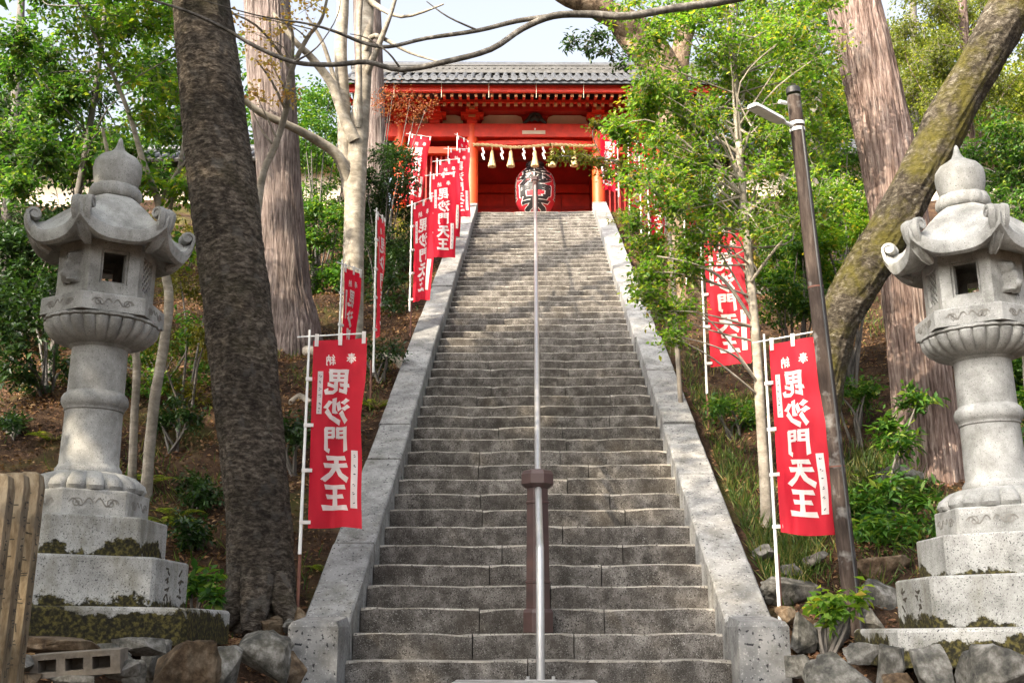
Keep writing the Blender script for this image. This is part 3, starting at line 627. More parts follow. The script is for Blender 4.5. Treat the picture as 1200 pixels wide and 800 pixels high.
# plaster panels, struts and brackets between head beam and purlin
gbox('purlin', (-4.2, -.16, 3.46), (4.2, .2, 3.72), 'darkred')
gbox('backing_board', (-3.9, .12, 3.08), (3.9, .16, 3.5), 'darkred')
for a, b in ((-3.35, -2.78), (-2.52, -1.9), (-1.42, -.3), (.3, 1.42), (1.9, 2.52), (2.78, 3.35)):
    mb = MB(); pts = [(a + .05, 3.115), (b - .05, 3.115), (b, 3.2), (b - .06, 3.38), (b - .2, 3.435), (a + .2, 3.435), (a + .06, 3.38), (a, 3.2)]
    mb.loft([[(x, .06, z) for x, z in pts], [(x, .118, z) for x, z in pts]]); mb.build('plaster_panel', M['plaster'], gate)
for cx in COLX + (-2.65, 2.65):
    mb = MB()
    for (hw, z0, z1, d) in ((.13, 3.10, 3.2, .2), (.2, 3.2, 3.28, .24), (.3, 3.28, 3.36, .3), (.16, 3.36, 3.46, .42)): mb.box((cx - hw, -d, z0), (cx + hw, .05, z1))
    br = mb.build('bracket', M['red'], gate)
    if cx in COLX:
        mb = MB(); mb.box((cx - .07, -.47, 3.37), (cx + .07, -.43, 3.46)); mb.build('bracket_end', M['ochre'], br); mb = MB(); mb.box((cx - .09, -.33, 3.21), (cx + .09, -.302, 3.27)); mb.build('bracket_end', M['ochre'], br)
mb = MB()      # carved frog-leg strut in the middle
for sg in (-1, 1):
    mb.tube([(0, -.1, 3.4), (sg * .1, -.11, 3.36), (sg * .17, -.1, 3.24), (sg * .3, -.1, 3.13)], [.05, .06, .06, .04], 8)
mb.tube([(-.12, -.12, 3.2), (0, -.14, 3.28), (.12, -.12, 3.2)], [.05, .08, .05], 8); mb.build('frog_leg_strut', M['dark'], gate, 60)
# eaves: soffit, two rows of rafters, edge boards
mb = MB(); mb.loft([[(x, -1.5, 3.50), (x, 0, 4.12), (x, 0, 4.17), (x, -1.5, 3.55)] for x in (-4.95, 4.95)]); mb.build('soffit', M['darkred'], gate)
def rafter_mesh(y0, z0, y1, z1, w_, h_, nm):
    mb = MB(); mb.loft([[(-w_, y, z), (w_, y, z), (w_, y, z + h_), (-w_, y, z + h_)] for y, z in ((y0, z0), (y1, z1))]); mb.box((-w_ * 1.02, y0 - .012, z0 - .002), (w_ * 1.02, y0 - .001, z0 + h_ + .002), 1)
    return mb.mesh(nm, [M['red'], M['ochre']])
mA = rafter_mesh(-1.3, 3.30, -.5, 3.50, .035, .075, 'rafter'); mB_ = rafter_mesh(-.92, 3.22, .1, 3.72, .042, .095, 'rafter')
n = 48
for i in range(n):
    x = -4.8 + 9.6 * i / (n - 1); link('rafter', mA, gate, (x, 0, 0)); link('rafter', mB_, gate, (x, 0, 0))
gbox('flying_board', (-4.9, -.90, 3.335), (4.9, -.84, 3.42), 'red')
gbox('edge_board', (-4.95, -1.42, 3.385), (4.95, -1.32, 3.53), 'red')
gbox('eave_board', (-5, -1.52, 3.532), (5, -1.40, 3.60), 'dark')
for i in range(7): x = -3.6 + i * 1.2; mb = MB(); mb.tube([(x, -1.54, 3.58), (x, -1.47, 3.38), (x, -1.46, 3.2)], .008, 5); mb.build('gutter_hook', M['plaster'], gate)
# roof
roof = MB(); yA, zA, yR, zR = -1.62, 3.62, 1.5, 5.36
def roofz(y): t_ = (y - yA) / (yR - yA); return zA + (zR - zA) * (t_ * .82 + .18 * t_ * t_)
RY = [yA + (yR - yA) * i / 10 for i in range(11)]; prof = [(y, roofz(y)) for y in RY] + [(2 * yR - y, roofz(y)) for y in RY[-2::-1]]
roof.loft([[(x, y, z) for y, z in prof] + [(x, y, z - .1) for y, z in prof[::-1]] for x in (-5.15, 5.15)]); ro = roof.build('roof', M['tile'], gate, 30)
mb = MB(); n = 10; ptsT = [(0, y, roofz(y) + .035) for y in [yA - .03] + [yA + (yR - yA) * (i + .5) / n for i in range(n)] + [yR]]
mb.tube(ptsT, .068, 12); mb.tube([(0, yA - .05, zA + .03), (0, yA - .025, zA + .03)], .083, 16); mb.lathe([(.05, -.004), (.062, .0), (.04, .004)], 12)
for i in range(n): y = yA + (yR - yA) * (i + 1) / n; mb.tube([(0, y - .02, roofz(y - .02) + .037), (0, y, roofz(y) + .037)], .073, 12)
me_t = mb.mesh('round_tile_row', [M['tile']], 40)
mb = MB(); k_ = 6
for i in range(14):
    y0 = yA - .04 + (yR - yA) * i / 14; y1 = y0 + (yR - yA) / 14 + .02
    mb.add([(x, y, roofz(y) + .012 + dz - .02 * (1 - (x / .1) ** 2)) for y, dz in ((y0, .022), (y1, .0)) for x in np.linspace(-.1, .1, k_)], [(j, j + 1, k_ + j + 1, k_ + j) for j in range(k_ - 1)])
mb.add([(-.1, yA - .045, zA - .02), (.1, yA - .045, zA - .02), (.1, yA - .045, zA + .04), (.05, yA - .045, zA + .022), (0, yA - .045, zA + .016), (-.05, yA - .045, zA + .022), (-.1, yA - .045, zA + .04)], [tuple(range(7))])
me_f = mb.mesh('flat_tile_row', [M['tile2']], 40)
nt_ = 46; pit = 10.1 / (nt_ - 1)
for i in range(nt_):
    x = -5.05 + i * pit; link('round_tile_row', me_t, ro, (x, 0, 0))
    if i < nt_ - 1: link('flat_tile_row', me_f, ro, (x + pit / 2, 0, 0))
mb = MB()
for i, (hw, z0, z1) in enumerate(((.24, 5.30, 5.40), (.2, 5.405, 5.45), (.215, 5.455, 5.49), (.2, 5.495, 5.53), (.215, 5.535, 5.57))): mb.box((-5.1, yR - hw, z0), (5.1, yR + hw, z1))
rg = mb.build('ridge', M['tile2'], ro)
mb = MB(); mb.tube([(-5.15, yR, 5.64), (5.15, yR, 5.64)], .11, 14); mb.build('ridge_cap', M['tile'], rg, 40)
mb = MB(); mb.tube([(0, yR - .24, 5.43), (0, yR - .2, 5.43)], .055, 10); me_r = mb.mesh('ridge_tile', [M['tile2']], 40)
for i in range(56): link('ridge_tile', me_r, rg, (-4.95 + i * .18, 0, 0))
# walls and inside
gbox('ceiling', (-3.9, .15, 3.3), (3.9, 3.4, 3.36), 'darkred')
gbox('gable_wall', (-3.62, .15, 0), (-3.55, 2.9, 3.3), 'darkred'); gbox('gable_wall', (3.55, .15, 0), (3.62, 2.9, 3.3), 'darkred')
for sx in (-1, 1):
    gbox('bay_wall', (sx * 2.6 - .93, 1.3, 0), (sx * 2.6 + .93, 1.36, 3.2), 'darkred')
    gbox('bay_partition', (sx * 1.66 - .03, .17, 0), (sx * 1.66 + .03, 2.85, 2.7), 'darkred')
    for i in range(13): gbox('lattice_bar', (sx * 2.6 - .78 + i * .13 - .018, .04, .5), (sx * 2.6 - .78 + i * .13 + .018, .075, 2.27), 'darkred')
    gbox('lattice_rail', (sx * 2.6 - .79, .03, .42), (sx * 2.6 + .79, .09, .5), 'red')
gbox('back_wall', (-1.63, 2.72, 0), (1.63, 2.78, 3.25), 'darkred')
for i, (a, b) in enumerate(((-1.62, -.83), (-.8, -.02), (.02, .8), (.83, 1.62))):
    dl = gbox('door_leaf', (a, 2.63, .12), (b, 2.70, 2.2), 'red')
    for z in (.3, 1.05, 1.75): gbox('door_rail', (a + .02, 2.60, z), (b - .02, 2.632, z + .09), 'darkred', dl)
gbox('lintel', (-1.62, 2.6, 2.25), (1.62, 2.71, 2.5), 'red')
# rope with tassels and paper streamers
rope = thing('straw_rope', (0, GYO - .24, TOPZ + 2.42), 'twisted straw rope hung across the gate with straw tassels and white paper streamers', 'sacred rope')
mb = MB()
for q in range(2):
    mb.tube([(x, .022 * math.cos(x * 26 + q * math.pi), .022 * math.sin(x * 26 + q * math.pi) + .03 * math.sin(x * 3.3) + .03 * (x / 1.6) ** 2) for x in np.linspace(-1.62, 1.62, 150)], .026, 6)
mb.build('rope', M['straw'], rope, 60)
for x in (-1.12, -.63, .0, .45, 1.02):
    mb = MB(); z = -.03; mb.tube([(x, 0, z + .03), (x, 0, z - .13)], .012, 6)
    mb.lathe([(.028, -.13), (.04, -.16), (.05, -.3), (.085, -.48), (.1, -.56), (.09, -.57)], 28, fn=lambda a, r, z_: 1 + .12 * math.sin(a * 9 + z_ * 20)); mb.v = [(vx + (x if i >= 12 else 0), vy, vz) for i, (vx, vy, vz) in enumerate(mb.v)]
    mb.build('tassel', M['straw'], rope, 50)
for x in (-1.36, -.87, -.3, -.02, .22, .72):
    mb = MB()
    for k in range(4):
        o_ = .028 * (k % 2) - .014; z = -.03 - k * .085
        mb.add([(x + o_ - .026, -.02 - .004 * k, z), (x + o_ + .026, -.02 - .004 * k, z - .012), (x + o_ + .026 + .012, -.02 - .004 * k, z - .1), (x + o_ - .026 + .012, -.02 - .004 * k, z - .085)], [(0, 1, 2, 3)])
    mb.build('paper_streamer', M['white'], rope)
# big paper lantern
pl = thing('paper_lantern', (.0, GYO + .55, TOPZ + .78), 'big red paper lantern with black lettering hanging in the gate', 'lantern')
LR, LH = .53, 1.36
def lr(z): u = (z / LH - .5) * 2; return LR * (1 - .62 * abs(u) ** 3.2)
mb = MB(); mb.lathe([(lr(LH * i / 60) * (1 + .012 * (i % 2)), LH * i / 60) for i in range(61)], 40); lb = mb.build('lantern_body', M['lantern_red'], pl, 60)
mb = MB(); mb.lathe([(.2, LH - .02), (.25, LH), (.25, LH + .1), (.2, LH + .1)], 24); mb.build('lantern_cap', M['black'], pl, 30)
mb = MB(); mb.lathe([(.2, -.1), (.25, -.1), (.25, 0), (.2, .03)], 24); mb.build('lantern_foot', M['black'], pl, 30)
mb = MB(); mb.tube([(0, 0, LH + .1), (0, 0, 2.0)], .015, 6); mb.build('lantern_cord', M['black'], pl)
def on_lantern(strips, off, mb, jj):
    for s_ in strips:
        q = []
        for ab in s_:
            for (a, z) in ab: r = lr(z) + off + .0004 * (jj[0] % 9) + .006; q.append((r * math.sin(a), -r * math.cos(a), z))
        jj[0] += 1; n = len(s_); mb.add(q, [(2 * i, 2 * i + 1, 2 * i + 3, 2 * i + 2) for i in range(n - 1)])
mw, mk = MB(), MB(); jj = [0]
for j, ch in enumerate(('bi', 'sha', 'mon', 'ten')):
    on_lantern(strokes_quads(ch, -.84, 1.03 - j * .325, 1.68, .31, False, .06), .003, mw, jj); on_lantern(strokes_quads(ch, -.84, 1.03 - j * .325, 1.68, .31, False, .026), .008, mk, jj)
for ax in (-1.34, 1.34):
    for j, ch in enumerate(('hou', 'nou', 'ten', 'ou')):
        on_lantern(strokes_quads(ch, ax - .17, .98 - j * .2, .34, .18, False, .06), .003, mw, jj); on_lantern(strokes_quads(ch, ax - .17, .98 - j * .2, .34, .18, False, 0), .008, mk, jj)
mw.build('lettering_outline', M['white'], lb); mk.build('lettering', M['black'], lb)
ot = thing('offering_table', (.95, GYO + 1.9, TOPZ), 'offering table with red and white striped cloth inside the gate, right of the paper lantern', 'table')
mb = MB(); mb.box((-.55, -.3, 1.0), (.55, .3, 1.05)); mb.build('table_top', M['plaster'], ot)
for i in range(11): mb = MB(); mb.box((-.55 + i * .1, -.335, .78), (-.452 + i * .1, -.305, 1.04)); mb.build('cloth_stripe', M['white' if i % 2 else 'lantern_red'], ot)
for sx in (-.5, .5):
    for sy in (-.25, .25): mb = MB(); mb.box((sx - .03, sy - .03, 0), (sx + .03, sy + .03, 1.0)); mb.build('leg', M['plaster'], ot)
# precinct walls beside the gate
for s, nm in ((-1, 'cream plastered wall with tiled roof beyond the trees, left of the gate'), (1, 'cream plastered wall with tiled roof beyond the trees, right of the gate')):
    bw = thing('precinct_wall', (s * 13.5, GYO + .8, TOPZ - .1), nm, 'wall', 'plastered walls beside the gate')
    mb = MB(); mb.box((-8.6, -.2, 0), (8.6, .2, 2.35)); mb.build('wall', M['plaster'], bw)
    for i in range(8): mb = MB(); x = -8.4 + i * 2.4; mb.box((x - .08, -.24, 0), (x + .08, -.19, 2.35)); mb.build('post', M['pole'], bw)
    mb = MB(); mb.loft([[(x, -.95, 2.3), (x, 0, 2.85), (x, .95, 2.3), (x, .9, 2.24), (x, 0, 2.72), (x, -.9, 2.24)] for x in (-8.8, 8.8)]); rf2 = mb.build('roof', M['tile2'], bw)
    mb = MB(); mb.tube([(0, -1.0, 2.32), (0, 0, 2.9)], .06, 8); me2 = mb.mesh('round_tile_row', [M['tile']], 40)
    for i in range(70): link('round_tile_row', me2, rf2, (-8.7 + i * .252, 0, 0))
    mb = MB(); mb.tube([(-8.8, 0, 2.96), (8.8, 0, 2.96)], .13, 10); mb.build('ridge', M['tile'], rf2, 40)

# ------------------------------------------------------------------ lamp pole
A = at(1004, 752, 8.95); B = at(929, 104, 8.75); A.z = gz(A.x, A.y) - .1
lpole = thing('lamp_pole', A, 'leaning brown lamp pole with peeling paint and a small street lamp', 'lamp pole'); D = B - A
mb = MB(); mb.tube([D * t_ for t_ in (0, .25, .5, .75, .985)], [.07, .067, .063, .059, .056], 20); mb.build('pole', M['pole'], lpole, 40)
mb = MB(); mb.tube([D * .99, D * 1.0, D * 1.003], [.059, .059, .045], 20); mb.build('pole_cap', M['cable'], lpole, 30)
ax = D.normalized()
for fr in (.918, .93):
    mb = MB(); mb.tube([D * fr - ax * .014, D * fr + ax * .014], .063, 20); mb.build('clamp_band', M['lampgrey'], lpole, 30)
h0 = at(917, 143, 8.68) - A; h1 = at(881, 124, 8.42) - A; d = (h1 - h0).normalized(); sd = d.cross(Vector((0, 0, 1))).normalized(); upv = sd.cross(d)
mb = MB(); mb.loft([[h0 + d * L_ + sd * a * w_ + upv * b for a, b in ((-1, -.012), (1, -.012), (.85, .018), (-.85, .018))] for L_, w_ in ((0, .035), (.05, .05), ((h1 - h0).length - .02, .055), ((h1 - h0).length, .045))])
lh = mb.build('lamp_head', M['lampgrey'], lpole)
mb = MB(); mb.loft([[h0 + d * L_ + sd * a * .04 + upv * b for a, b in ((-1, -.018), (1, -.018), (1, -.011), (-1, -.011))] for L_ in (.06, (h1 - h0).length - .03)]); mb.build('lamp_glass', M['diffuser'], lh)
mb = MB(); mb.tube([D * .924, h0 + d * .03], .016, 8); mb.build('lamp_arm', M['lampgrey'], lpole)
q = at(921, 121, 8.68) - A; mb = MB(); mb.tube([q, q + Vector((-.06, -.03, 0))], .017, 10); mb.build('light_sensor', M['lampgrey'], lpole, 30)
mb = MB(); pp = Vector((.03, -.058, 0)); mb.tube([D * t_ + pp * (1 - .15 * t_) for t_ in np.linspace(.0, .92, 14)], .013, 8); mb.build('cable_conduit', M['cable'], lpole, 40)
for fr in (.3, .62):
    mb = MB(); mb.tube([D * fr - ax * .006, D * fr + ax * .006], .0735 - .015 * fr, 20); mb.build('cable_strap', M['stake'], lpole, 30)

# ------------------------------------------------------------------ stone fence posts in the left corner
for i, (px, Y, nm) in enumerate(((-6, 4.55, 'tan inscribed stone fence post at the left edge, nearest of three'), (13, 4.78, 'tan inscribed stone fence post at the left edge, middle of three'), (31, 5.0, 'tan inscribed stone fence post at the left edge, rightmost of three, nearest the lantern'))):
    P_ = at(px, 552 + (3 - i), Y); zb = -.6
    fp = thing('stone_fence_post', (P_.x, Y, zb), nm, 'stone post', 'stone fence posts'); h = P_.z - zb; w_ = .05; fp.rotation_euler = (0, R(.8), R(8))
    mb = MB(); sq = lambda a, z: [(-a, -a, z), (a, -a, z), (a, a, z), (-a, a, z)]
    mb.loft([sq(w_, -.3), sq(w_, h - .06), sq(w_ * .82, h - .012), sq(w_ * .5, h)]); pb = mb.build('shaft', M['tanstone'], fp)
    mb = MB()
    for fx in (0, 1):
        for k in range(9):
            z = h - .12 - k * .085
            for _ in range(5):
                u, v_ = rnd.uniform(-.022, .022), rnd.uniform(-.028, .028); du, dv = (rnd.uniform(.012, .03), rnd.uniform(-.006, .006)) if rnd.random() < .6 else (.004, -rnd.uniform(.015, .035))
                if fx == 0: ribbon(mb, [Vector((u, -w_, z + v_)), Vector((u + du, -w_, z + v_ + dv))], .005, Vector((0, -1, 0)), .0008)
                else: ribbon(mb, [Vector((w_, u, z + v_)), Vector((w_, u + du, z + v_ + dv))], .005, Vector((1, 0, 0)), .0008)
    mb.build('engraved_lettering', M['engraved'], pb)['kind'] = 'stuff'

# ------------------------------------------------------------------ rocks
def rock(px, py, Y, wp, hp, mat, label, group, dep=.8, seed=None, rot=None, sharp=1.0, cat='rock'):
    c0 = at(px, py, Y); k = mpp(c0); sx, sz = wp * k * .5, hp * k * .5; sy = max(.06, (sx + sz) * .5 * dep)
    r_ = random.Random(seed if seed is not None else int(px * 31 + py * 7)); bm = bmesh.new()
    for _ in range(int(9 * sharp) + 5):
        v_ = Vector((r_.gauss(0, 1), r_.gauss(0, 1), r_.gauss(0, 1))).normalized(); mx = max(abs(v_.x), abs(v_.y), abs(v_.z)); v_ = v_.lerp(v_ / mx, .55)
        bm.verts.new(v_)
    bmesh.ops.convex_hull(bm, input=bm.verts); bmesh.ops.delete(bm, geom=[v_ for v_ in bm.verts if not v_.link_faces], context='VERTS')
    bmesh.ops.triangulate(bm, faces=bm.faces[:]); bmesh.ops.bevel(bm, geom=bm.edges[:] , offset=.035, segments=1, affect='EDGES', profile=.6)
    bmesh.ops.triangulate(bm, faces=bm.faces[:]); bmesh.ops.subdivide_edges(bm, edges=bm.edges[:], cuts=2, use_grid_fill=True)
    mx = [max(abs(v_.co[i]) for v_ in bm.verts) for i in range(3)]; o3 = Vector((px, py, 3.3))
    for v_ in bm.verts:
        v_.co = Vector((v_.co.x / mx[0], v_.co.y / mx[1], v_.co.z / mx[2])) * (1 + .09 * noise.noise(v_.co * 1.8 + o3) + .06 * noise.noise(v_.co * 4 + o3) + .04 * noise.noise(v_.co * 9 + o3)); v_.co = Vector((v_.co.x * sx, v_.co.y * sy, v_.co.z * sz))
    me = bpy.data.meshes.new('rock'); bm.to_mesh(me); bm.free(); me.materials.append(M[mat]); me.polygons.foreach_set('use_smooth', [True] * len(me.polygons)); me.set_sharp_from_angle(angle=R(28))
    o = link('rock', me, None, c0, (0, rot if rot else r_.uniform(-.12, .12), r_.uniform(-.2, .2))); return tag(o, label, cat, group)
GL, GR_, GE = 'rubble stones below the left lantern', 'rubble stones below the right lantern', 'rocks on the right bank'
for a in ((220, 782, 6.4, 78, 66, 'rock_brown', 'rusty brown rubble stone, leftmost of the big ones below the left lantern', GL), (264, 790, 6.9, 50, 66, 'rock_grey', 'upright grey rubble stone between two bigger ones below the left lantern', GL), (303, 775, 7.3, 76, 72, 'rock_grey', 'large olive grey angular rubble stone near the left coping end', GL), (334, 785, 7.7, 44, 56, 'rock_brown', 'brown wedge stone against the left coping end block', GL),
          (328, 752, 8.2, 40, 32, 'rock_grey', 'dark grey round stone beside the left coping end block', GL), (318, 736, 8.5, 32, 20, 'rock_brown', 'pale tan stone at the foot of the dark trunk', GL), (324, 728, 8.7, 16, 14, 'rock_brown', 'small tan pebble on top of the pale stone by the trunk', GL), (340, 734, 8.5, 18, 18, 'rock_grey', 'small dark stone between trunk and banner pole', GL), (352, 722, 8.95, 22, 22, 'rock_brown', 'brown stone behind the left coping end block', GL),
          (70, 756, 5.9, 110, 22, 'rock_brown', 'long flat stone under the left lantern plinth', GL), (165, 757, 6.1, 66, 22, 'rock_grey', 'flat grey stone jutting above the concrete block', GL), (28, 778, 5.45, 24, 24, 'rock_grey', 'small grey stone left of the concrete block', GL), (146, 784, 5.6, 40, 26, 'rock_grey', 'grey stone right of the concrete block', GL), (84, 797, 5.5, 58, 14, 'rock_grey', 'thin slab stone lying below the concrete block', GL), (155, 790, 5.6, 32, 38, 'rock_grey', 'pale bluish triangular stone right of the concrete block', GL), (38, 797, 5.5, 30, 18, 'rock_brown', 'small brown stone at the bottom left corner by the posts', GL), (186, 778, 6.6, 40, 60, 'rock_grey', 'shaded stone in the gap below the left plinth', GL), (95, 779, 5.95, 110, 44, 'rock_grey', 'dark stone behind the concrete block', GL)):
    rock(*a)
for a in ((895, 648, 10.0, 26, 22, 'rock_grey', 'grey stone behind the front right banner pole', GE), (928, 668, 9.75, 28, 16, 'rock_grey', 'flat dark grey stone below the front right banner', GE), (931, 694, 9.4, 82, 34, 'rock_grey', 'wide flat layered rock below the front right banner', GE), (1026, 702, 9.35, 62, 46, 'rock_grey', 'big slanted grey rock right of the lamp pole', GE), (1034, 664, 9.8, 66, 44, 'rock_brown', 'big mossy brown rock behind the lamp pole', GE), (1022, 727, 9.0, 42, 30, 'rock_grey', 'light grey rock at the foot of the lamp pole', GE),
          (938, 742, 8.7, 40, 50, 'rock_grey', 'pale faceted rock left of the small sapling', GE), (978, 742, 8.85, 50, 44, 'rock_grey', 'dark rock behind the small sapling', GE), (936, 781, 8.2, 38, 28, 'rock_grey', 'blue grey stone beside the right coping end block', GE), (905, 700, 9.35, 20, 14, 'rock_grey', 'small grey stone beside the right coping', GE), (920, 720, 9.0, 28, 22, 'rock_brown', 'brown stone behind the right coping end block', GE), (1050, 560, 11.4, 60, 34, 'rock_grey', 'pale grey boulder half hidden in the shrubs by the cedar', GE), (955, 655, 9.9, 36, 18, 'rock_grey', 'low grey rock left of the lamp pole', GE),
          (985, 794, 7.0, 82, 62, 'rock_grey', 'mossy grey rubble stone, leftmost in the low right wall', GR_), (1037, 786, 6.6, 58, 60, 'rock_grey', 'upright mossy rubble stone, second in the low right wall', GR_), (1090, 786, 6.4, 100, 64, 'rock_grey', 'broad pale rubble stone below the right plinth', GR_), (1135, 784, 6.25, 40, 54, 'rock_grey', 'narrow stone wedged between two broad ones in the right wall', GR_), (1176, 792, 6.1, 92, 72, 'rock_grey', 'blue grey rubble stone at the right edge of the low wall', GR_), (1060, 800, 6.45, 50, 24, 'rock_brown', 'low brown stone at the foot of the right wall', GR_), (960, 792, 7.6, 40, 40, 'rock_grey', 'dark stone tucked behind the leftmost stone of the right wall', GR_), (1012, 765, 7.2, 44, 26, 'rock_grey', 'low stone under the left corner of the right plinth', GR_)):
    rock(*a)
# hollow concrete block among the rubble
c0 = at(88, 778, 5.5); cb = thing('concrete_block', c0, 'hollow concrete block with three square holes in the rubble at lower left', 'concrete block', rz=R(4)); cb.rotation_euler = (R(4), R(-4), R(4))
k = mpp(c0); bw_, bh_ = 52 * k, 13.5 * k; mb = MB(); hx = [-.62, -.02, .58]; xs_ = [-bw_] + [bw_ * (h + e) for h in hx for e in (-.2, .2)] + [bw_]; zs_ = [-bh_, -bh_ * .5, bh_ * .55, bh_]
for i in range(len(xs_) - 1):
    for j in range(3):
        if j == 1 and i % 2 == 1: continue
        mb.box((xs_[i], -.001 * ((i + j) % 2), zs_[j]), (xs_[i + 1], .1, zs_[j + 1]))
mb.box((-bw_, .1005, -bh_), (bw_, .13, bh_)); mb.build('block', M['concrete'], cb)

# ------------------------------------------------------------------ plants
def unit(a): return a / (np.linalg.norm(a, axis=-1, keepdims=True) + 1e-9)
def leaf_mesh(name, P, D, N, L, W, mat, wide=.45):
    """P base points, D blade directions, N blade normals; every blade is a folded four-point leaf"""
    D = unit(D); Sd = unit(np.cross(D, N)); N = np.cross(Sd, D); L = L[:, None]; W = W[:, None]
    mid = P + D * L * wide
    V = np.stack([P, mid + Sd * W * .5 - N * W * .12 * -1, P + D * L - N * L * .12, mid - Sd * W * .5 + N * W * .12], 1).reshape(-1, 3)
    b = np.arange(len(P))[:, None] * 4
    return np_mesh(name, V, np.concatenate([b + np.array([[0, 1, 2]]), b + np.array([[0, 2, 3]])], 1).reshape(-1, 3), mat)
def crown(C, Rr, ntw, k, L, W, tl, up=.25, droop=.25, shell=.35, squash=.8, twigs=True):
    """twigs spread through each clump, k leaves alternating along each twig -> leaf arrays + twig segments"""
    C = np.asarray(C, float); Rr = np.asarray(Rr, float); n = len(C) * ntw
    ci = np.repeat(np.arange(len(C)), ntw); d = unit(rng.normal(size=(n, 3)) + np.array([0, 0, up]))
    rr = Rr[ci] * (shell + (1 - shell) * rng.random(n) ** .6)
    lump = 1 + .35 * np.sin(d[:, 0] * 5 + ci * 1.7) * np.sin(d[:, 1] * 4 + ci) * np.cos(d[:, 2] * 5 + ci * 2.3)
    st_ = C[ci] + d * (rr * lump)[:, None] * np.array([1, 1, squash])
    td = unit(d * .8 + rng.normal(size=(n, 3)) * .55 + np.array([0, 0, up * .6])); ln = tl * (.6 + .8 * rng.random(n)); st_ = st_ - td * (ln * .5)[:, None]
    tt = (np.arange(k) + .6) / k; P = (st_[:, None, :] + td[:, None, :] * (ln[:, None] * tt[None, :])[:, :, None]).reshape(-1, 3)
    T_ = np.repeat(td, k, 0); sd = unit(np.cross(T_, np.array([0, 0, 1.0]) + rng.normal(size=T_.shape) * .35)); sg = np.tile(np.where(np.arange(k) % 2, 1., -1.), n)[:, None]
    D = T_ * .55 + sd * sg * .8 + rng.normal(size=T_.shape) * .3 - np.array([0, 0, droop])
    N = np.array([0, 0, 1.0]) + rng.normal(size=T_.shape) * .45
    s_ = .65 + .6 * rng.random(len(P)); return P, D, N, L * s_, W * s_, st_, st_ + td * ln[:, None]
def twig_mesh(name, A, B, r, mat):
    d = unit(B - A); s1 = unit(np.cross(d, np.array([.3, .5, .8]))); s2 = np.cross(d, s1); n = len(A)
    V = np.concatenate([np.stack([A + (s1 * math.cos(a) + s2 * math.sin(a)) * r for a in (0, 2.1, 4.2)], 1), B[:, None, :]], 1).reshape(-1, 3)
    b = np.arange(n)[:, None] * 4; F = np.concatenate([b + np.array([q]) for q in ([0, 1, 3], [1, 2, 3], [2, 0, 3])], 1).reshape(-1, 3); return np_mesh(name, V, F, mat)
def smooth_path(pts, rad, n=5):
    P = [Vector(p) for p in pts]; m_ = len(P); out, ro_ = [], []
    for i in range(m_ - 1):
        p0, p1, p2, p3 = P[max(i - 1, 0)], P[i], P[i + 1], P[min(i + 2, m_ - 1)]
        for j in range(n):
            t_ = j / n; out.append(.5 * ((2 * p1) + (p2 - p0) * t_ + (2 * p0 - 5 * p1 + 4 * p2 - p3) * t_ ** 2 + (3 * p1 - p0 - 3 * p2 + p3) * t_ ** 3)); ro_.append(rad[i] * (1 - t_) + rad[i + 1] * t_)
    out.append(P[-1]); ro_.append(rad[-1]); return out, ro_
def pxpath(lst): return [at(x, y, Y) for x, y, Y, r in lst], [r * mpp(at(x, y, Y)) for x, y, Y, r in lst]
def tree(name, label, cat, trunk, barkmat, limbs=(), clumps=None, leaf=None, leafm=None, group=None, seg=16, rough=.06, flute=0, ground=True, twigm='twig', twr=.004, reach=True, nsub=5, limbm=None, fis=None):
    """trunk / limbs: lists of (px, py, Y, r px); clumps: list of (px, py, Y, r px)"""
    P, r_ = pxpath(trunk); base = P[0].copy()
    if ground: base.z = gz(base.x, base.y); P[0] = Vector((P[0].x, P[0].y, base.z - .15 - 1.2 * r_[0]))
    T = thing(name, base, label, cat, group); ph = rnd.uniform(0, 50); k_i = nsub / 8.0
    def relief(i, a):
        if not fis: return 0
        m_, amp, fa, fz = fis; q = (math.cos(a) * fa, math.sin(a) * fa, i * fz + ph)
        v_ = noise.noise(q) + .5 * noise.noise((q[0] * 2.1, q[1] * 2.1, q[2] * 2.1 + 9)) + .3 * noise.noise((q[0] * 4.3, q[1] * 4.3, q[2] * 4.3 + 5))
        return amp * (v_ if m_ else -abs(v_) * 1.3)
    def jit(i, a): return 1 + relief(i, a) + rough * (noise.noise((math.cos(a) * 1.5, math.sin(a) * 1.5, i * .22 / k_i + ph)) + .6 * noise.noise((math.cos(a) * 5, math.sin(a) * 5, i * .35 / k_i + ph))) + flute * math.exp(-i * .28 / k_i) * (.5 + .5 * math.sin(a * 5 + ph) + .4 * math.sin(a * 8 + 2 * ph))
    mb = MB(); sp, sr = smooth_path([p - base for p in P], r_, nsub); mb.tube(sp, sr, seg, jit=jit); mb.build('trunk', M[barkmat], T, 60)
    for lm in limbs:
        LP, lr_ = pxpath(lm); mb = MB(); q, qr = smooth_path([p - base for p in LP], lr_, 4); mb.tube(q, qr, max(6, min(16, seg // 2)), jit=lambda i, a: 1 + rough * noise.noise((math.cos(a) * 1.5, math.sin(a) * 1.5, i * .3 + ph))); mb.build('branch', M[limbm or barkmat], T, 60)
    if clumps:
        C = [at(x, y, Y) for x, y, Y, r in clumps]; Rr = [r * mpp(c) for c, (x, y, Y, r) in zip(C, clumps)]
        add_crown(T, base, C, Rr, leaf, leafm, sp if reach else None, barkmat, sr, twigm, twr)
    return T
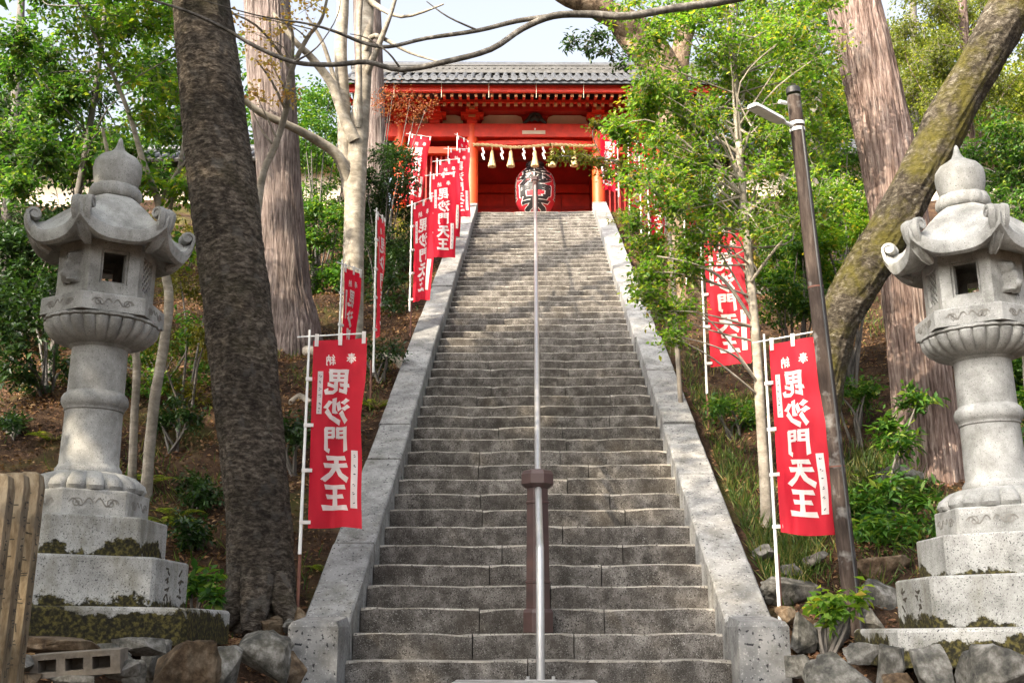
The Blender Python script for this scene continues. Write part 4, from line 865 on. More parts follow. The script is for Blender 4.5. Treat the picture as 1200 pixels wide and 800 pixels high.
def add_crown(T, base, C, Rr, leaf, leafm, sp=None, barkmat='twig', sr=None, twigm='twig', twr=.004):
    Cn = np.array([tuple(c - base) for c in C])
    P, D, N, L, W, A, B = crown(Cn, Rr, *leaf[:5], **(leaf[5] if len(leaf) > 5 else {}))
    o = link('crown', leaf_mesh('crown', P, D, N, L, W, M[leafm]), T); o['kind'] = 'stuff'
    link('twigs', twig_mesh('twigs', A, B, twr, M[twigm]), T)['kind'] = 'stuff'
    if sp:
        mb = MB(); spv = [Vector(p) for p in sp]
        for c, rr in zip(Cn, Rr):
            c = Vector(c); j = min(range(len(spv)), key=lambda i: (spv[i] - c).length + .8 * max(0, spv[i].z - c.z + .35 * (spv[i] - c).length)); j = max(1, min(len(spv) - 2, j + rnd.randint(-3, 4))); a = spv[j]; dl_ = (c - a).length; mid = a.lerp(c, rnd.uniform(.35, .65)) + Vector((rnd.uniform(-.2, .2), rnd.uniform(-.2, .2), rnd.uniform(-.12, .25))) * dl_
            q, qr = smooth_path([a, mid, c, c + (c - mid).normalized() * rr * .5], [min(sr[j] * .35, .014), .007, .004, .0015], 4); mb.tube(q, qr, 5)
        mb.build('branches', M[barkmat], T, 60)['kind'] = 'stuff'

G = lambda r, g_, b: (r, g_, b)
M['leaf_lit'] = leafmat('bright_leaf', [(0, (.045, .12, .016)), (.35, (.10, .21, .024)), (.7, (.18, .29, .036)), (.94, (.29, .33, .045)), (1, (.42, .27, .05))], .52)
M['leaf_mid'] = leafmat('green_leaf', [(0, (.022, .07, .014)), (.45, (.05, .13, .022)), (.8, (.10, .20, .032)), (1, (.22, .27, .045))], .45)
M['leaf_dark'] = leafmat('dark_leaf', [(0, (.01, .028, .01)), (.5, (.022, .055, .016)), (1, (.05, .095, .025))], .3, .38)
M['leaf_yellow'] = leafmat('yellow_green_leaf', [(0, (.07, .085, .015)), (.5, (.16, .16, .025)), (1, (.30, .25, .05))], .5)
M['leaf_orange'] = leafmat('orange_leaf', [(0, (.32, .15, .06)), (.5, (.42, .25, .10)), (1, (.40, .32, .14))], .5)
M['leaf_red'] = leafmat('reddish_bud', [(0, (.14, .03, .02)), (.6, (.26, .075, .045)), (1, (.36, .17, .09))], .35)
M['leaf_moss'] = leafmat('mossy_leaf', [(0, (.05, .06, .01)), (.5, (.12, .115, .016)), (1, (.20, .17, .03))], .35)
M['leaf_olive'] = leafmat('conifer_leaf', [(0, (.06, .09, .016)), (.5, (.15, .19, .03)), (1, (.28, .28, .05))], .5)
M['dry'] = leafmat('dry_leaf', [(0, (.05, .022, .012)), (.4, (.13, .06, .03)), (.75, (.22, .12, .055)), (1, (.32, .21, .11))], .15, .8)
M['grass'] = leafmat('grass_blade', [(0, (.03, .07, .014)), (.5, (.08, .14, .026)), (.85, (.17, .18, .05)), (1, (.30, .24, .10))], .4)

# --- trunks on the left
tree('dark_tree', 'big dark rough-barked tree trunk leaning left, beside the left lantern', 'tree',
     [(306, 735, 9.3, 47), (305, 690, 9.3, 39), (303, 600, 9.3, 37), (293, 500, 9.3, 38), (283, 400, 9.3, 39), (271, 300, 9.3, 39), (258, 200, 9.3, 38), (247, 100, 9.3, 36), (236, 0, 9.3, 33), (222, -130, 9.4, 33), (200, -300, 9.6, 24)], 'bark_dark', seg=150, rough=.05, flute=.13, nsub=26, fis=(1, .035, 5.5, .33),
     limbs=[[(288, 680, 9.15, 20), (272, 718, 9.05, 14), (252, 736, 8.98, 7), (240, 742, 8.95, 3)], [(322, 680, 9.15, 20), (336, 716, 9.05, 13), (350, 732, 9.0, 6)], [(303, 670, 9.05, 22), (298, 715, 8.95, 17), (292, 742, 8.85, 8)], [(222, -130, 9.4, 16), (120, -230, 9.0, 12), (0, -330, 8.6, 8)], [(205, -260, 9.6, 16), (300, -380, 9.8, 10), (380, -480, 10, 6)]])
T = bpy.data.objects['dark_tree']; B0 = T.location.copy()
C = [Vector((rnd.uniform(-6.2, -3.2), rnd.uniform(7.0, 10.6), rnd.uniform(7.6, 11.3))) for _ in range(46)]
add_crown(T, B0, C, [.75] * 46, (36, 8, .12, .07, .4), 'leaf_mid', [Vector((-.2, 0, 6.5)), Vector((-.5, .1, 8.5)), Vector((-1.2, -.2, 9.4)), Vector((-2.0, -.6, 9.5))], 'bark_dark', [.2, .15, .1, .08])
tree('cedar_tree', 'pinkish grey cedar trunk with spreading roots behind the dark trunk on the left', 'tree',
     [(346, 425, 16.1, 44), (345, 395, 16.1, 32), (338, 340, 16.1, 26), (331, 260, 16.1, 25), (325, 180, 16.1, 26), (318, 90, 16.1, 28), (312, 0, 16.1, 27), (300, -180, 16.2, 24), (285, -420, 16.4, 16)], 'bark_cedar_g', seg=130, rough=.05, flute=.3, nsub=14, fis=(0, .07, 9, .05))
tree('cedar_tree', 'slim grey cedar trunk directly left of the gate, behind the forked grey tree', 'tree',
     [(441, 300, 21.5, 18), (437, 200, 21.5, 17), (433, 100, 21.5, 17), (430, 0, 21.5, 16), (424, -200, 21.6, 13)], 'bark_cedar_g', seg=24, rough=.04)
tree('grey_tree', 'smooth pale grey forked tree left of the stairs with bare limbs', 'tree',
     [(413, 425, 15.3, 17), (413, 390, 15.3, 13), (414, 300, 15.3, 12.5), (417, 210, 15.3, 12), (420, 155, 15.3, 12), (426, 100, 15.3, 9), (428, 50, 15.4, 8.5), (431, 0, 15.5, 8), (436, -120, 15.7, 5)], 'bark_grey', seg=20, rough=.04, flute=.15,
     limbs=[[(413, 235, 15.3, 9), (405, 190, 15.3, 8.5), (403, 130, 15.25, 8), (399, 60, 15.2, 7.5), (402, 0, 15.1, 7), (398, -90, 15, 4)],
            [(410, 215, 15.3, 8), (396, 183, 15.1, 6.5), (372, 165, 14.9, 6), (340, 148, 14.6, 5), (305, 132, 14.4, 4.5), (280, 112, 14.2, 3.5)],
            [(416, 165, 15.2, 8), (402, 135, 15.1, 6), (388, 98, 15, 5.5), (365, 68, 14.8, 4.5), (345, 48, 14.6, 3.5), (320, 15, 14.5, 2)],
            [(420, 150, 15.2, 5), (421, 90, 15.0, 3.5), (421, 30, 14.9, 3), (425, -20, 14.8, 2)],
            [(426, 95, 15.3, 5), (445, 50, 15.1, 3.5), (460, 10, 15, 2.5), (470, -30, 15, 2)], [(428, 60, 15.3, 4), (440, 42, 15.2, 3), (480, 62, 15, 1.6), (520, 74, 14.8, .8)],
            [(402, 130, 15.2, 3), (380, 55, 15, 2.4), (360, 20, 14.8, 1.4)], [(431, 0, 15.4, 4), (470, 20, 15.2, 2), (520, 5, 15, 1)]])
yt = tree('slender_tree', 'slender bare tree with orange autumn leaves between the dark trunk and the cedar', 'tree',
     [(292, 480, 12.4, 5), (296, 330, 12.4, 5), (306, 215, 12.4, 4.5), (322, 172, 12.4, 4), (335, 130, 12.4, 3.8), (341, 85, 12.3, 3.4), (360, 45, 12.2, 2.6), (378, 20, 12.1, 2), (388, -30, 12, 1.2)], 'bark_grey', seg=10,
     limbs=[[(341, 85, 12.3, 2.5), (343, 40, 12.2, 1.8), (330, 0, 12.1, 1)], [(335, 130, 12.4, 2), (318, 95, 12.2, 1.4), (300, 70, 12.1, .8)], [(341, 80, 12.3, 2), (300, 30, 12, 1.4), (250, 10, 11.6, .9), (200, 0, 11.3, .5)], [(322, 172, 12.4, 1.6), (305, 150, 12.3, 1), (292, 120, 12.3, .6)]],
     clumps=[(x, y, Y, r) for x, y, Y, r in ((300, 40, 12, 26), (270, 15, 11.8, 30), (330, 25, 12, 28), (360, 10, 12, 26), (318, 75, 12, 20), (335, 110, 12.2, 16), (300, 110, 12.1, 14))], leaf=(15, 5, .05, .045, .22, dict(shell=.1)), leafm='leaf_orange', twr=.002)
tree('sapling', 'pale slim sapling just behind the left lantern, the thicker of the pair', 'tree',
     [(171, 590, 11.2, 8), (174, 540, 11.2, 6.5), (181, 470, 11.2, 6.5), (191, 410, 11.2, 6), (198, 350, 11.2, 5.5), (190, 300, 11.2, 5), (186, 240, 11.1, 4.5), (168, 190, 11, 3.5), (150, 130, 10.9, 2.8), (120, 60, 10.8, 2), (90, 0, 10.7, 1)], 'bark_grey', seg=12, rough=.08,
     limbs=[[(190, 300, 11.2, 3.5), (200, 240, 11.1, 3), (215, 170, 11, 2.4), (222, 90, 11, 1.5)], [(186, 240, 11.1, 2.5), (205, 205, 11, 1.8), (225, 180, 11, 1)]],
     clumps=[(100, 40, 10.8, 30), (140, 80, 10.9, 30), (170, 140, 11, 26), (200, 110, 11, 26), (222, 60, 11, 24), (215, 220, 11, 22), (150, 20, 10.8, 34), (190, 30, 11, 30), (160, 215, 11, 20), (210, 290, 11.2, 20)], leaf=(40, 8, .08, .045, .3), leafm='leaf_lit', twr=.003)
tree('sapling', 'thin sapling stem behind the left lantern, the thinner of the pair', 'tree',
     [(155, 575, 11.35, 5.5), (157, 500, 11.35, 4.8), (160, 430, 11.35, 4.5), (155, 360, 11.3, 4), (140, 250, 11.2, 3), (120, 150, 11.1, 2)], 'bark_grey', seg=10, rough=.08,
     limbs=[[(160, 425, 11.35, 2.5), (148, 405, 11.3, 2), (120, 395, 11.2, 1.5), (80, 420, 11.1, .8)]])

# --- leafy masses on the left
def grid_clumps(x0, x1, y0, y1, nx_, ny_, Y0, Y1, r, jit=.5):
    out = []
    for i in range(nx_):
        for j in range(ny_):
            out.append((x0 + (x1 - x0) * (i + .5 + rnd.uniform(-jit, jit)) / nx_, y0 + (y1 - y0) * (j + .5 + rnd.uniform(-jit, jit)) / ny_, rnd.uniform(Y0, Y1), r * rnd.uniform(.7, 1.25)))
    return out
tree('broadleaf_tree', 'leafy broadleaf tree above the left lantern', 'tree', [(60, 430, 13.5, 5), (78, 300, 13.4, 4.5), (100, 180, 13.3, 4), (118, 60, 13.2, 3), (130, -60, 13.1, 2)], 'twig_dark', seg=10,
     clumps=grid_clumps(-20, 225, -40, 235, 5, 5, 12.4, 14.5, 30), leaf=(95, 8, .085, .046, .36, dict(shell=.1)), leafm='leaf_mid', twr=.003)
tree('broadleaf_tree', 'dark leafy tree at the left edge, behind the lantern', 'tree', [(5, 400, 16.5, 9), (10, 250, 16.5, 8), (20, 100, 16.5, 6), (25, 0, 16.5, 4)], 'twig_dark', seg=10,
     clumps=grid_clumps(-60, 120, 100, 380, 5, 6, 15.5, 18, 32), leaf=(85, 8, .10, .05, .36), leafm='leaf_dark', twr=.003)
def bush(name, label, px, py, Y, clumps, leaf, leafm, group=None, cat='shrub', nst=6, twr=.004):
    c0 = at(px, py, Y); base = Vector((c0.x, c0.y, gz(c0.x, c0.y))); T = thing(name, base, label, cat, group)
    C = [at(*q[:3]) for q in clumps]; Rr = [q[3] * mpp(c) for q, c in zip(clumps, C)]
    P, D, N, L, W, A, B = crown(np.array([tuple(c - base) for c in C]), Rr, *leaf[:5], **(leaf[5] if len(leaf) > 5 else {}))
    link('foliage', leaf_mesh('foliage', P, D, N, L, W, M[leafm]), T)['kind'] = 'stuff'
    mb = MB()
    for c in C:
        e = c - base; mb.tube(smooth_path([Vector((rnd.uniform(-.08, .08), rnd.uniform(-.08, .08), -.08)), e * .5 + Vector((rnd.uniform(-.1, .1), 0, .05)), e], [.02, .013, .004], 4)[0], [.02 - .0017 * i for i in range(9)], 5)
    mb.build('stems', M['twig_dark'], T, 60)['kind'] = 'stuff'; return T
LF = (80, 8, .09, .045, .3)
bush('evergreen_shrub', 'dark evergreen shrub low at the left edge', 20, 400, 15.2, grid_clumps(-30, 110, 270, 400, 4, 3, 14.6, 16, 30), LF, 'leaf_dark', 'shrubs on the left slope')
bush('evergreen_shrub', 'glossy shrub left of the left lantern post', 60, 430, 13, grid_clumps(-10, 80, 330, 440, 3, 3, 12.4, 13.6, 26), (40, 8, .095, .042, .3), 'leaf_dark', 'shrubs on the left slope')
bush('mossy_shrub', 'yellow green bushy shrub between left lantern and dark trunk', 214, 560, 13.2, grid_clumps(186, 245, 330, 560, 2, 6, 12.8, 14.2, 24), (60, 9, .05, .028, .22), 'leaf_moss', 'shrubs on the left slope')
bush('evergreen_shrub', 'green shrub behind the pair of saplings', 185, 500, 13.6, grid_clumps(130, 240, 380, 520, 4, 4, 13, 14.4, 22), (34, 8, .07, .035, .24), 'leaf_mid', 'shrubs on the left slope')
for q in ((1000, 480, 12.4, 'low weeds on the sunny bank between lamp pole and cedar'), (935, 520, 12.0, 'low weeds left of the lamp pole, halfway up the bank'), (860, 500, 12.6, 'low weeds below the second right banner'), (990, 610, 10.6, 'low weeds right of the lamp pole'), (1110, 640, 10.2, 'low weeds at the right of the cedar foot'), (40, 470, 13.2, 'low dark weeds on the slope at the left edge, upper'), (15, 520, 12.0, 'low weeds on the slope by the fence posts'), (120, 460, 13.4, 'low shrub glimpsed left of the pair of saplings'), (232, 590, 11.2, 'low weeds right of the saplings, beside the dark trunk'), (225, 640, 10.2, 'low weeds beside the foot of the dark trunk'), (205, 500, 12.4, 'small shrub at the right of the pair of saplings'), (345, 520, 12.0, 'weeds between the dark trunk and the front left banner'), (385, 500, 12.4, 'weeds behind the front left banner'), (445, 430, 14.4, 'weeds beside the left coping, halfway up')):
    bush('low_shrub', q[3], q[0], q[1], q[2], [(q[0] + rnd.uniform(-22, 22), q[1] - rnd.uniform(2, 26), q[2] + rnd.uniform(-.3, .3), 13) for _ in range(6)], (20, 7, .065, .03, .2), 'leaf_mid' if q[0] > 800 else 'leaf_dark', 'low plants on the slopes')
bush('mossy_shrub', 'sunlit yellowish undergrowth above the saplings on the left', 215, 300, 19.5, grid_clumps(180, 250, 255, 345, 3, 3, 19, 21, 22), (50, 8, .07, .035, .25), 'leaf_moss', 'shrubs on the left slope')
bush('evergreen_shrub', 'tall dark green shrub between the cedar and the forked grey tree', 372, 350, 19, grid_clumps(335, 405, 110, 350, 3, 7, 18.4, 20.2, 25), (95, 8, .08, .04, .28), 'leaf_mid', 'shrubs left of the stairs')
bush('evergreen_shrub', 'dark shrub between the forked grey tree and the gate', 452, 330, 20, grid_clumps(425, 490, 185, 330, 3, 5, 19.6, 21.5, 22), (95, 8, .075, .038, .26), 'leaf_dark', 'shrubs left of the stairs')
bush('evergreen_shrub', 'dark shrub low behind the narrow edge-on banner', 440, 360, 18, grid_clumps(425, 470, 280, 370, 2, 4, 17.6, 18.6, 20), (40, 8, .075, .036, .24), 'leaf_dark', 'shrubs left of the stairs')
bush('mossy_shrub', 'sunlit yellow undergrowth at the top left of the stairs', 490, 275, 24, grid_clumps(465, 548, 245, 300, 5, 3, 22, 26, 14), (36, 7, .06, .03, .2), 'leaf_yellow', 'shrubs left of the stairs')
bush('red_twig_shrub', 'bare reddish twiggy branches in front of the gate roof at left', 445, 250, 21, [(460, 112, 20.5, 20), (480, 120, 20.5, 20), (500, 125, 20.5, 14), (455, 132, 20.5, 18), (485, 138, 20.5, 16), (445, 120, 20.6, 14)], (34, 6, .035, .03, .34, dict(shell=.05)), 'leaf_red', 'shrubs left of the stairs')
# --- the right side
tree('cedar_tree', 'tall sunlit cedar trunk behind the leaning mossy trunk on the right', 'tree',
     [(1094, 610, 11.8, 50), (1091, 570, 11.8, 41), (1085, 500, 11.8, 37), (1074, 400, 11.8, 35), (1062, 310, 11.8, 34), (1046, 210, 11.8, 33), (1025, 110, 11.8, 32), (998, 0, 11.8, 32), (965, -130, 11.8, 30), (920, -330, 11.9, 24)], 'bark_cedar', seg=150, rough=.05, flute=.22, nsub=16, fis=(0, .085, 9, .045),
     limbs=[[(1091, 600, 11.6, 14), (1120, 620, 11.4, 9), (1150, 640, 11.2, 4)]])
tree('leaning_tree', 'mossy trunk leaning across the cedar, its long bare branch crossing the top', 'tree',
     [(948, 640, 10.7, 34), (953, 590, 10.7, 27), (957, 520, 10.65, 25), (966, 440, 10.6, 24), (980, 382, 10.5, 24), (1006, 330, 10.4, 25), (1042, 272, 10.3, 25), (1081, 200, 10.2, 25), (1121, 122, 10.1, 25), (1162, 50, 10.0, 25), (1190, -5, 9.95, 25), (1225, -80, 9.9, 23), (1260, -190, 9.9, 20)], 'bark_moss', limbm='bark_branch', seg=110, rough=.1, flute=.06, nsub=20, fis=(1, .035, 5, .25),
     limbs=[[(1218, -70, 9.9, 10.08), (1150, -110, 9.8, 7.92), (1040, -75, 9.7, 6.48), (940, -25, 9.6, 5.76), (860, -1, 9.5, 5.04), (790, 10, 9.4, 4.68), (735, 19, 9.3, 4.68), (690, 17, 9.3, 4.32), (648, 19, 9.2, 3.96), (612, 34, 9.2, 3.60), (575, 58, 9.1, 3.46), (520, 73, 9.0, 3.31), (470, 82, 9.0, 3.17), (430, 73, 8.9, 3.02), (390, 76, 8.9, 2.88), (345, 73, 8.8, 2.74), (300, 55, 8.7, 2.45), (260, 32, 8.6, 2.16), (215, 12, 8.5, 1.73), (150, -8, 8.4, 1.15)],
            [(640, 20, 9.2, 3.24), (605, 25, 9.2, 2.88), (560, 36, 9.1, 2.59), (500, 45, 9.1, 2.30), (455, 55, 9.0, 2.30), (425, 50, 9, 2.16), (395, 38, 8.9, 1.73), (360, 28, 8.8, 1.30), (300, 18, 8.7, 0.86), (220, -5, 8.6, 0.50)],
            [(470, 82, 9.0, 1.44), (455, 62, 8.9, 1.08), (430, 45, 8.9, 0.72), (410, 40, 8.8, 0.43)], [(560, 36, 9.1, 1.44), (525, 20, 9, 0.94), (500, 2, 9, 0.58)], [(345, 73, 8.8, 1.44), (372, 55, 8.7, 0.86), (395, 20, 8.7, 0.58), (400, -10, 8.7, 0.36)]])
LT = [(899, 625, 10.7, 8), (896, 560, 10.7, 6.5), (891, 480, 10.7, 6), (886, 400, 10.7, 5.5), (878, 310, 10.65, 5), (869, 210, 10.6, 4.5), (862, 110, 10.6, 4), (858, 20, 10.6, 3), (852, -80, 10.6, 2)]
cl = grid_clumps(745, 962, -40, 275, 8, 11, 9.9, 11.7, 29, .7) + grid_clumps(745, 825, 275, 345, 4, 2, 10.2, 11, 18) + [(775, 365, 10.4, 18), (760, 345, 10.4, 18), (800, 360, 10.4, 20), (790, 395, 10.3, 14), (735, 160, 10.4, 14), (740, 210, 10.4, 14), (745, 260, 10.5, 14), (720, 150, 10.3, 10), (755, 320, 10.4, 14), (760, 130, 10.5, 20)]
tree('leafy_young_tree', 'slender young tree with bright yellow green leaves right of the stairs', 'tree', LT, 'bark_grey', seg=10, clumps=cl, leaf=(42, 8, .056, .030, .27, dict(shell=.05)), leafm='leaf_lit', twr=.0025,
     limbs=[[(884, 380, 10.7, 2.5), (850, 330, 10.5, 2), (815, 310, 10.3, 1.4), (770, 300, 10.2, .8)], [(889, 450, 10.7, 2), (865, 420, 10.5, 1.6), (835, 405, 10.3, 1), (800, 395, 10.2, .6)], [(872, 250, 10.6, 2.5), (910, 220, 10.6, 1.8), (940, 180, 10.6, 1)], [(880, 330, 10.6, 2), (910, 290, 10.6, 1.6), (940, 260, 10.6, 1)], [(866, 180, 10.6, 2.5), (820, 150, 10.5, 1.8), (770, 120, 10.4, 1)]])
tree('maple_sapling', 'thin tree reaching a yellow leafy spray toward the gate, right of the stairs', 'tree', [(800, 480, 13.2, 3), (792, 380, 13.2, 3), (785, 280, 13.2, 2.6), (770, 225, 13.1, 2.2), (740, 195, 13, 1.6), (700, 185, 12.9, 1)], 'twig', seg=8,
     clumps=[(665, 182, 12.9, 13), (685, 186, 12.9, 14), (705, 192, 12.9, 13), (725, 196, 13, 14), (650, 184, 12.9, 7), (700, 145, 12.8, 10), (720, 152, 12.9, 13), (735, 200, 12.9, 12), (712, 205, 12.9, 10)], leaf=(20, 7, .055, .035, .22, dict(squash=.45)), leafm='leaf_yellow', twr=.002)
tree('gnarled_tree', 'thick gnarled pale brown limb arching over the right end of the gate roof', 'tree',
     [(812, 420, 18.5, 26), (806, 330, 18.5, 23), (800, 220, 18.5, 21), (790, 130, 18.5, 20), (775, 75, 18.4, 19), (752, 42, 18.2, 18), (725, 22, 18, 15), (690, 6, 17.8, 13), (650, -12, 17.6, 10), (600, -50, 17.4, 6)], 'bark_pale', seg=28, rough=.16, flute=.05,
     limbs=[[(782, 95, 18.4, 14), (765, 80, 18.3, 12), (745, 60, 18.2, 11), (725, 40, 18.2, 7), (716, 15, 18.1, 5), (712, -20, 18, 4)], [(790, 120, 18.5, 14), (797, 70, 18.6, 12), (806, 20, 18.7, 11), (822, -40, 18.8, 8)]],
     clumps=[(670, 48, 17.8, 10), (690, 55, 17.8, 12), (712, 60, 17.8, 12), (700, 42, 17.8, 9), (730, 70, 17.9, 12)], leaf=(16, 6, .11, .05, .3), leafm='leaf_dark', reach=False)
for (lab, tr, cb_, Yr, lm, lf) in (
  ('tall tree with dark foliage behind the young leafy tree', [(957, 330, 17, 9), (957, 200, 17, 8), (956, 80, 17, 7), (955, -60, 17, 5)], (870, 985, -40, 170, 4, 6), (16, 18.4), 'leaf_lit', (80, 8, .075, .04, .3, dict(shell=.1))),
  ('bright green conifer with drooping sprays behind the right lantern', [(1137, 260, 16, 8), (1135, 150, 16, 7), (1130, 40, 16, 6), (1122, -80, 16, 4)], (1040, 1225, -30, 180, 6, 6), (15, 17.5), 'leaf_olive', (100, 9, .055, .028, .32, dict(droop=.5, shell=.1))),
  ('leafy tree at the right edge behind the right lantern', [(1195, 400, 14.5, 7), (1190, 300, 14.5, 6), (1185, 200, 14.5, 5)], (1125, 1235, 150, 330, 4, 5), (13.6, 15.6), 'leaf_mid', (80, 8, .075, .04, .28)),
  ('pale green tree between cedar and leaning trunk at the upper right', [(1075, 330, 19, 6), (1072, 150, 19, 5), (1070, 0, 19, 4)], (1020, 1110, 40, 230, 3, 5), (18.4, 20), 'leaf_olive', (90, 8, .075, .04, .3))):
    tree('background_tree', lab, 'tree', tr, 'twig_dark' if 'conifer' not in lab else 'bark_cedar', seg=10, clumps=grid_clumps(*cb_, *Yr, 26), leaf=lf, leafm=lm, group='trees on the right slope', twr=.003)
bush('evergreen_shrub', 'tall shrub in front of the precinct wall, behind the lamp pole top', 985, 300, 19, grid_clumps(935, 1040, 135, 260, 4, 4, 18, 20.5, 24), (60, 8, .08, .042, .3, dict(shell=.1)), 'leaf_mid', 'shrubs on the right slope')
bush('evergreen_shrub', 'bright shrub left of the cedar behind the lamp pole', 985, 330, 13.6, grid_clumps(945, 1030, 225, 330, 4, 4, 13, 14.4, 20), (60, 8, .065, .035, .25), 'leaf_lit', 'shrubs on the right slope')
bush('evergreen_shrub', 'green shrub behind the young tree trunk, left of the lamp pole', 930, 400, 13.2, grid_clumps(905, 960, 240, 390, 3, 5, 12.6, 13.8, 20), (70, 8, .06, .033, .24), 'leaf_mid', 'shrubs on the right slope')
bush('evergreen_shrub', 'shrub at the right edge beside the right lantern column', 1195, 520, 10.5, grid_clumps(1165, 1230, 380, 540, 2, 5, 10, 11, 20), (60, 8, .07, .036, .24), 'leaf_mid', 'shrubs on the right slope')
bush('broadleaf_shrub', 'broad-leaved shrub before the cedar foot, right of the lamp pole', 1040, 640, 10.6, [(1020, 590, 10.4, 22), (1050, 570, 10.5, 24), (1075, 590, 10.5, 20), (1040, 615, 10.3, 24), (1010, 620, 10.3, 20), (1060, 630, 10.3, 20), (1035, 640, 10.2, 18), (1055, 520, 10.7, 18), (1075, 470, 10.9, 14), (1040, 500, 10.8, 10)], (30, 7, .105, .036, .26), 'leaf_mid', 'shrubs on the right slope')
bush('leafy_seedling', 'small bright green seedling in front of the lamp pole foot', 968, 770, 8.45, [(975, 700, 8.45, 16), (990, 712, 8.4, 14), (960, 712, 8.45, 14), (975, 722, 8.4, 12), (1005, 700, 8.4, 12)], (9, 6, .085, .05, .16, dict(shell=.05)), 'leaf_lit', 'shrubs on the right slope')
bush('broadleaf_seedling', 'small glossy plant between left lantern and dark trunk', 238, 715, 8.8, [(232, 682, 8.8, 12), (246, 676, 8.8, 12), (225, 692, 8.8, 10), (240, 695, 8.7, 12), (252, 700, 8.7, 8)], (9, 6, .09, .045, .14, dict(shell=.05)), 'leaf_mid', 'small plants on the left slope')
bush('mossy_shrub', 'sunlit yellow shrub at the top right of the stairs', 745, 290, 24, grid_clumps(722, 775, 235, 300, 3, 3, 23, 25.5, 14), (36, 7, .06, .03, .2), 'leaf_yellow', 'shrubs on the right slope')
bush('mossy_shrub', 'yellow green undergrowth on the bank beyond the second right banner', 905, 330, 18, grid_clumps(800, 960, 235, 330, 6, 3, 17, 20, 20), (40, 8, .07, .035, .25), 'leaf_yellow', 'shrubs on the right slope')
# --- trees beyond the precinct walls
far = [(-21, 36, 9), (-15, 40, 11), (-10, 38, 8), (-27, 42, 12), (9, 38, 9), (13, 42, 12), (19, 36, 9), (26, 40, 12), (34, 46, 14), (-36, 46, 13), (16, 31.5, 7), (-17, 31.5, 5.5), (11.5, 33, 8)]
nmz = ['far left, tallest', 'left behind the wall', 'left nearest the gate', 'far left, spreading', 'right nearest the gate', 'right, tall', 'right behind the wall', 'far right, tall', 'farthest right', 'farthest left', 'right close behind the wall', 'left close behind the wall', 'right, dense']
for (x, y, h), nm in zip(far, nmz):
    base = Vector((x, y, TOPZ)); T = thing('woodland_tree', base, 'woodland tree beyond the precinct wall, ' + nm, 'tree', 'trees beyond the walls')
    mb = MB(); mb.tube(*smooth_path([(0, 0, -.3), (.1, 0, h * .4), (-.1, .1, h * .95)], [.22, .16, .05], 4), 8); mb.build('trunk', M['twig_dark'], T, 60)
    C = [base + Vector((rnd.gauss(0, h * .2), rnd.gauss(0, h * .18), h * rnd.uniform(.25, 1.0))) for _ in range(22)]
    P, D, N, L, W, A_, B_ = crown(np.array([tuple(c - base) for c in C]), [h * .13] * 22, 90, 8, .19, .11, .6); link('crown', leaf_mesh('crown', P, D, N, L, W, M['leaf_mid' if x < 0 else 'leaf_olive']), T)['kind'] = 'stuff'
# --- trees outside the frame on the left that shade the foot of the stairs
for (x, y, h, r_, n_, nm) in ((-7.6, 5.0, 10.8, 2.2, 44, 'level with the lantern'), (-7.0, 8.0, 12.0, 1.9, 40, 'uphill of the lantern'), (-9.8, 2.4, 11.8, 2.3, 46, 'downhill of the lantern'), (-12.5, -2.4, 14.0, 2.6, 40, 'far out'), (-7.0, -3.7, 15.0, 1.7, 64, 'tallest, near the viewpoint'), (-5.6, 3.2, 8.3, 1.3, 20, 'lowest and nearest'), (-8.4, -.4, 9.0, 1.9, 46, 'lower than its neighbours'), (-10.5, -6.5, 15, 2.2, 26, 'farthest downhill')):
    base = Vector((x, y, gz(x, y))); T = thing('shade_tree', base, 'tall leafy tree outside the left edge of the picture, ' + nm, 'tree', 'trees outside the left edge')
    mb = MB(); mb.tube(*smooth_path([(0, 0, -.3), (.1, 0, h * .4), (-.1, .1, h * .95)], [.26, .18, .05], 4), 10); mb.build('trunk', M['bark_dark'], T, 60)
    C = [base + Vector((rnd.gauss(0, r_ * .62), rnd.gauss(0, r_ * .62), h * rnd.uniform(.38, 1.0))) for _ in range(n_)]
    P, D, N, L, W, A_, B_ = crown(np.array([tuple(c - base) for c in C]), [r_ * .42] * n_, 42, 8, .16, .09, .5); link('crown', leaf_mesh('crown', P, D, N, L, W, M['leaf_mid']), T)['kind'] = 'stuff'
# --- ground cover
def blades(name, label, cat, X, Y, L, W, mat, lean=.5):
    n = len(X); Z = hgt(X, Y); P = np.stack([X, Y, Z - .005], -1); D = np.stack([rng.normal(0, lean, n), rng.normal(-.15, lean, n), np.ones(n)], -1); N = rng.normal(size=(n, 3)) + np.array([0, -1, .3])
    return tag(link(name, leaf_mesh(name, P, D, N, L, W, M[mat], .4)), label, cat, None, 'stuff')
def scatter(n, x0, x1, y0, y1, dens):
    X = rng.uniform(x0, x1, n); Y = rng.uniform(y0, y1, n); k = rng.random(n) < dens(X, Y); return X[k], Y[k]
cl_ = lambda X, Y, s, o: sm(.1, .9, np.sin(X * s + o) * np.sin(Y * s * .8 + o * 2) + .5 * np.sin(X * s * 2.3 - Y * 1.9 * s + o))
X, Y = scatter(26000, 1.88, 3.9, 9.3, 15, lambda X, Y: np.clip(cl_(X, Y, 2.1, .4) * .8 + .08 + .6 * sm(2.3, 1.9, X), 0, 1) * sm(9.2, 9.8, Y) * (1 - .75 * sm(11.3, 12.8, Y))); nb = len(X)
blades('grass', 'green and straw coloured bamboo grass on the bank beside the right coping', 'grass', X, Y, rng.uniform(.07, .24, nb), rng.uniform(.006, .014, nb), 'grass')
X, Y = scatter(9000, -5.5, -1.9, 8.9, 20, lambda X, Y: cl_(X, Y, 1.7, 2.2) * .9); nb = len(X)
